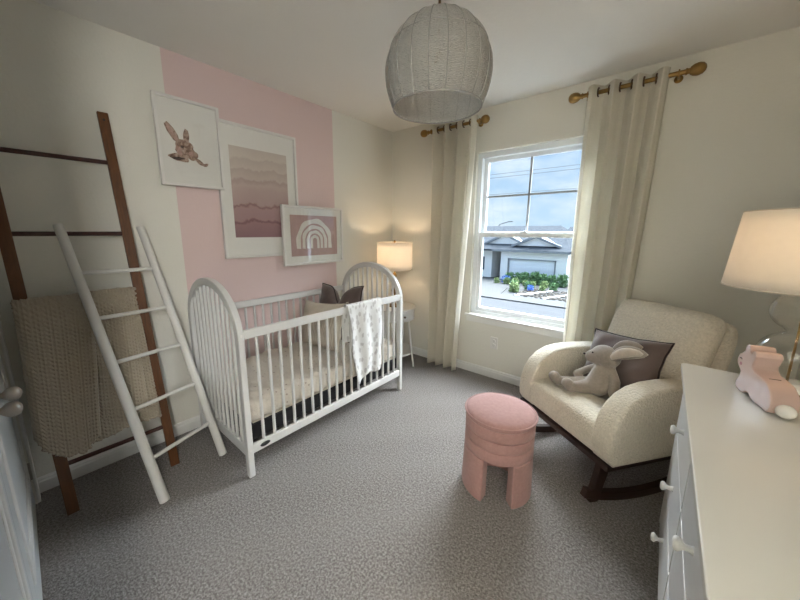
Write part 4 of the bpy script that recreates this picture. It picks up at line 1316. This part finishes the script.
for i, z in enumerate((6.6, 9.0, 9.5, 12.6)):
    bm = NB(); pts = [(-80 + 12 * k, 45, z + 1.0 - .9 * math.sin(PI * k / 12) + .04 * k) for k in range(13)]
    tube(bm, pts, .035, 5)
    o = obj('power_line', bm, M['fascia'])
    tag(o, ['lowest overhead power line crossing the sky outside', 'lower wire of the middle pair of power lines outside', 'upper wire of the middle pair of power lines outside', 'topmost overhead power line crossing the sky outside'][i], 'power line')

# ------------------------------------------------------------------ sky, sun
w = bpy.data.worlds.new('sky'); scn.world = w; w.use_nodes = True
nt = w.node_tree; N_ = nt.nodes; Lk = nt.links
bg = N_['Background']
tc = N_.new('ShaderNodeTexCoord'); sp = N_.new('ShaderNodeSeparateXYZ'); Lk.new(tc.outputs['Generated'], sp.inputs[0])
mp = N_.new('ShaderNodeMapping'); mp.inputs['Scale'].default_value = (1, 1, 2.6); Lk.new(tc.outputs['Generated'], mp.inputs[0])
ns = N_.new('ShaderNodeTexNoise'); ns.inputs['Scale'].default_value = 4.2; ns.inputs['Detail'].default_value = 5; ns.inputs['Roughness'].default_value = .55; Lk.new(mp.outputs[0], ns.inputs['Vector'])
cr = N_.new('ShaderNodeValToRGB'); e = cr.color_ramp.elements
e[0].position = 0; e[0].color = (.56, .74, .90, 1); e[1].position = .5; e[1].color = (.24, .46, .80, 1)
Lk.new(sp.outputs[2], cr.inputs[0])
cl_ = N_.new('ShaderNodeValToRGB'); e = cl_.color_ramp.elements; e[0].position = .42; e[0].color = (0, 0, 0, 1); e[1].position = .66; e[1].color = (1, 1, 1, 1)
Lk.new(ns.outputs['Fac'], cl_.inputs[0])
mx = N_.new('ShaderNodeMix'); mx.data_type = 'RGBA'; Lk.new(cl_.outputs[0], mx.inputs[0]); Lk.new(cr.outputs[0], mx.inputs[6]); mx.inputs[7].default_value = (.82, .90, .97, 1)
# bright glow added above the sky in view to send more daylight indoors
def wn(t_, **k):
    nd = N_.new(t_)
    for kk, vv in k.items(): setattr(nd, kk, vv)
    return nd
dt = wn('ShaderNodeVectorMath', operation='DOT_PRODUCT'); Lk.new(tc.outputs['Generated'], dt.inputs[0]); dt.inputs[1].default_value = Vector((.05, .82, .57)).normalized()
g1 = wn('ShaderNodeMapRange', interpolation_type='SMOOTHSTEP'); g1.inputs['From Min'].default_value = .35; g1.inputs['From Max'].default_value = .92; Lk.new(dt.outputs['Value'], g1.inputs['Value'])
g2 = wn('ShaderNodeMapRange', interpolation_type='SMOOTHSTEP'); g2.inputs['From Min'].default_value = .21; g2.inputs['From Max'].default_value = .42; Lk.new(sp.outputs[2], g2.inputs['Value'])
mm = wn('ShaderNodeMath', operation='MULTIPLY'); Lk.new(g1.outputs[0], mm.inputs[0]); Lk.new(g2.outputs[0], mm.inputs[1])
ma = wn('ShaderNodeMath', operation='MULTIPLY_ADD'); Lk.new(mm.outputs[0], ma.inputs[0]); ma.inputs[1].default_value = 13.0
g3 = wn('ShaderNodeMapRange', interpolation_type='SMOOTHSTEP'); g3.inputs['From Min'].default_value = .24; g3.inputs['From Max'].default_value = .75; g3.inputs['To Min'].default_value = .42; g3.inputs['To Max'].default_value = 1.3; Lk.new(sp.outputs[2], g3.inputs['Value']); Lk.new(g3.outputs[0], ma.inputs[2])
mc = wn('ShaderNodeMix', data_type='RGBA'); Lk.new(mm.outputs[0], mc.inputs[0]); Lk.new(mx.outputs[2], mc.inputs[6]); mc.inputs[7].default_value = (.93, .97, 1, 1)
Lk.new(mc.outputs[2], bg.inputs[0]); Lk.new(ma.outputs[0], bg.inputs[1])
sl = bpy.data.lights.new('sun', 'SUN'); sl.energy = .3; sl.angle = math.radians(30); sl.color = (1, .98, .95)
so = link(bpy.data.objects.new('sun', sl)); so.rotation_euler = Vector((.25, -.75, -.75)).to_track_quat('-Z', 'Y').to_euler(); so.location = (0, 10, 20)

# ------------------------------------------------------------------ camera
cam = bpy.data.cameras.new('camera'); co = link(bpy.data.objects.new('camera', cam)); scn.camera = co
yaw, pitch, roll = -.7088, -.1836, .0032
f = Vector((math.sin(yaw) * math.cos(pitch), math.cos(yaw) * math.cos(pitch), math.sin(pitch)))
r = f.cross(Vector((0, 0, 1))).normalized(); u = r.cross(f)
c_, s_ = math.cos(roll), math.sin(roll)
r, u = c_ * r + s_ * u, -s_ * r + c_ * u
co.matrix_world = Matrix.Translation((2.3886, -2.813, 1.3802)) @ Matrix((r, u, -f)).transposed().to_4x4()
cam.sensor_width = 36; cam.lens = 317.2 / 800 * 36; cam.clip_start = .02; cam.clip_end = 1000
cam.shift_x = (400 - 390.4) / 800; cam.shift_y = (290.6 - 300) / 800

scn.view_settings.view_transform = 'Standard'; scn.view_settings.look = 'None'
scn.view_settings.exposure = 1.47; scn.view_settings.gamma = 1
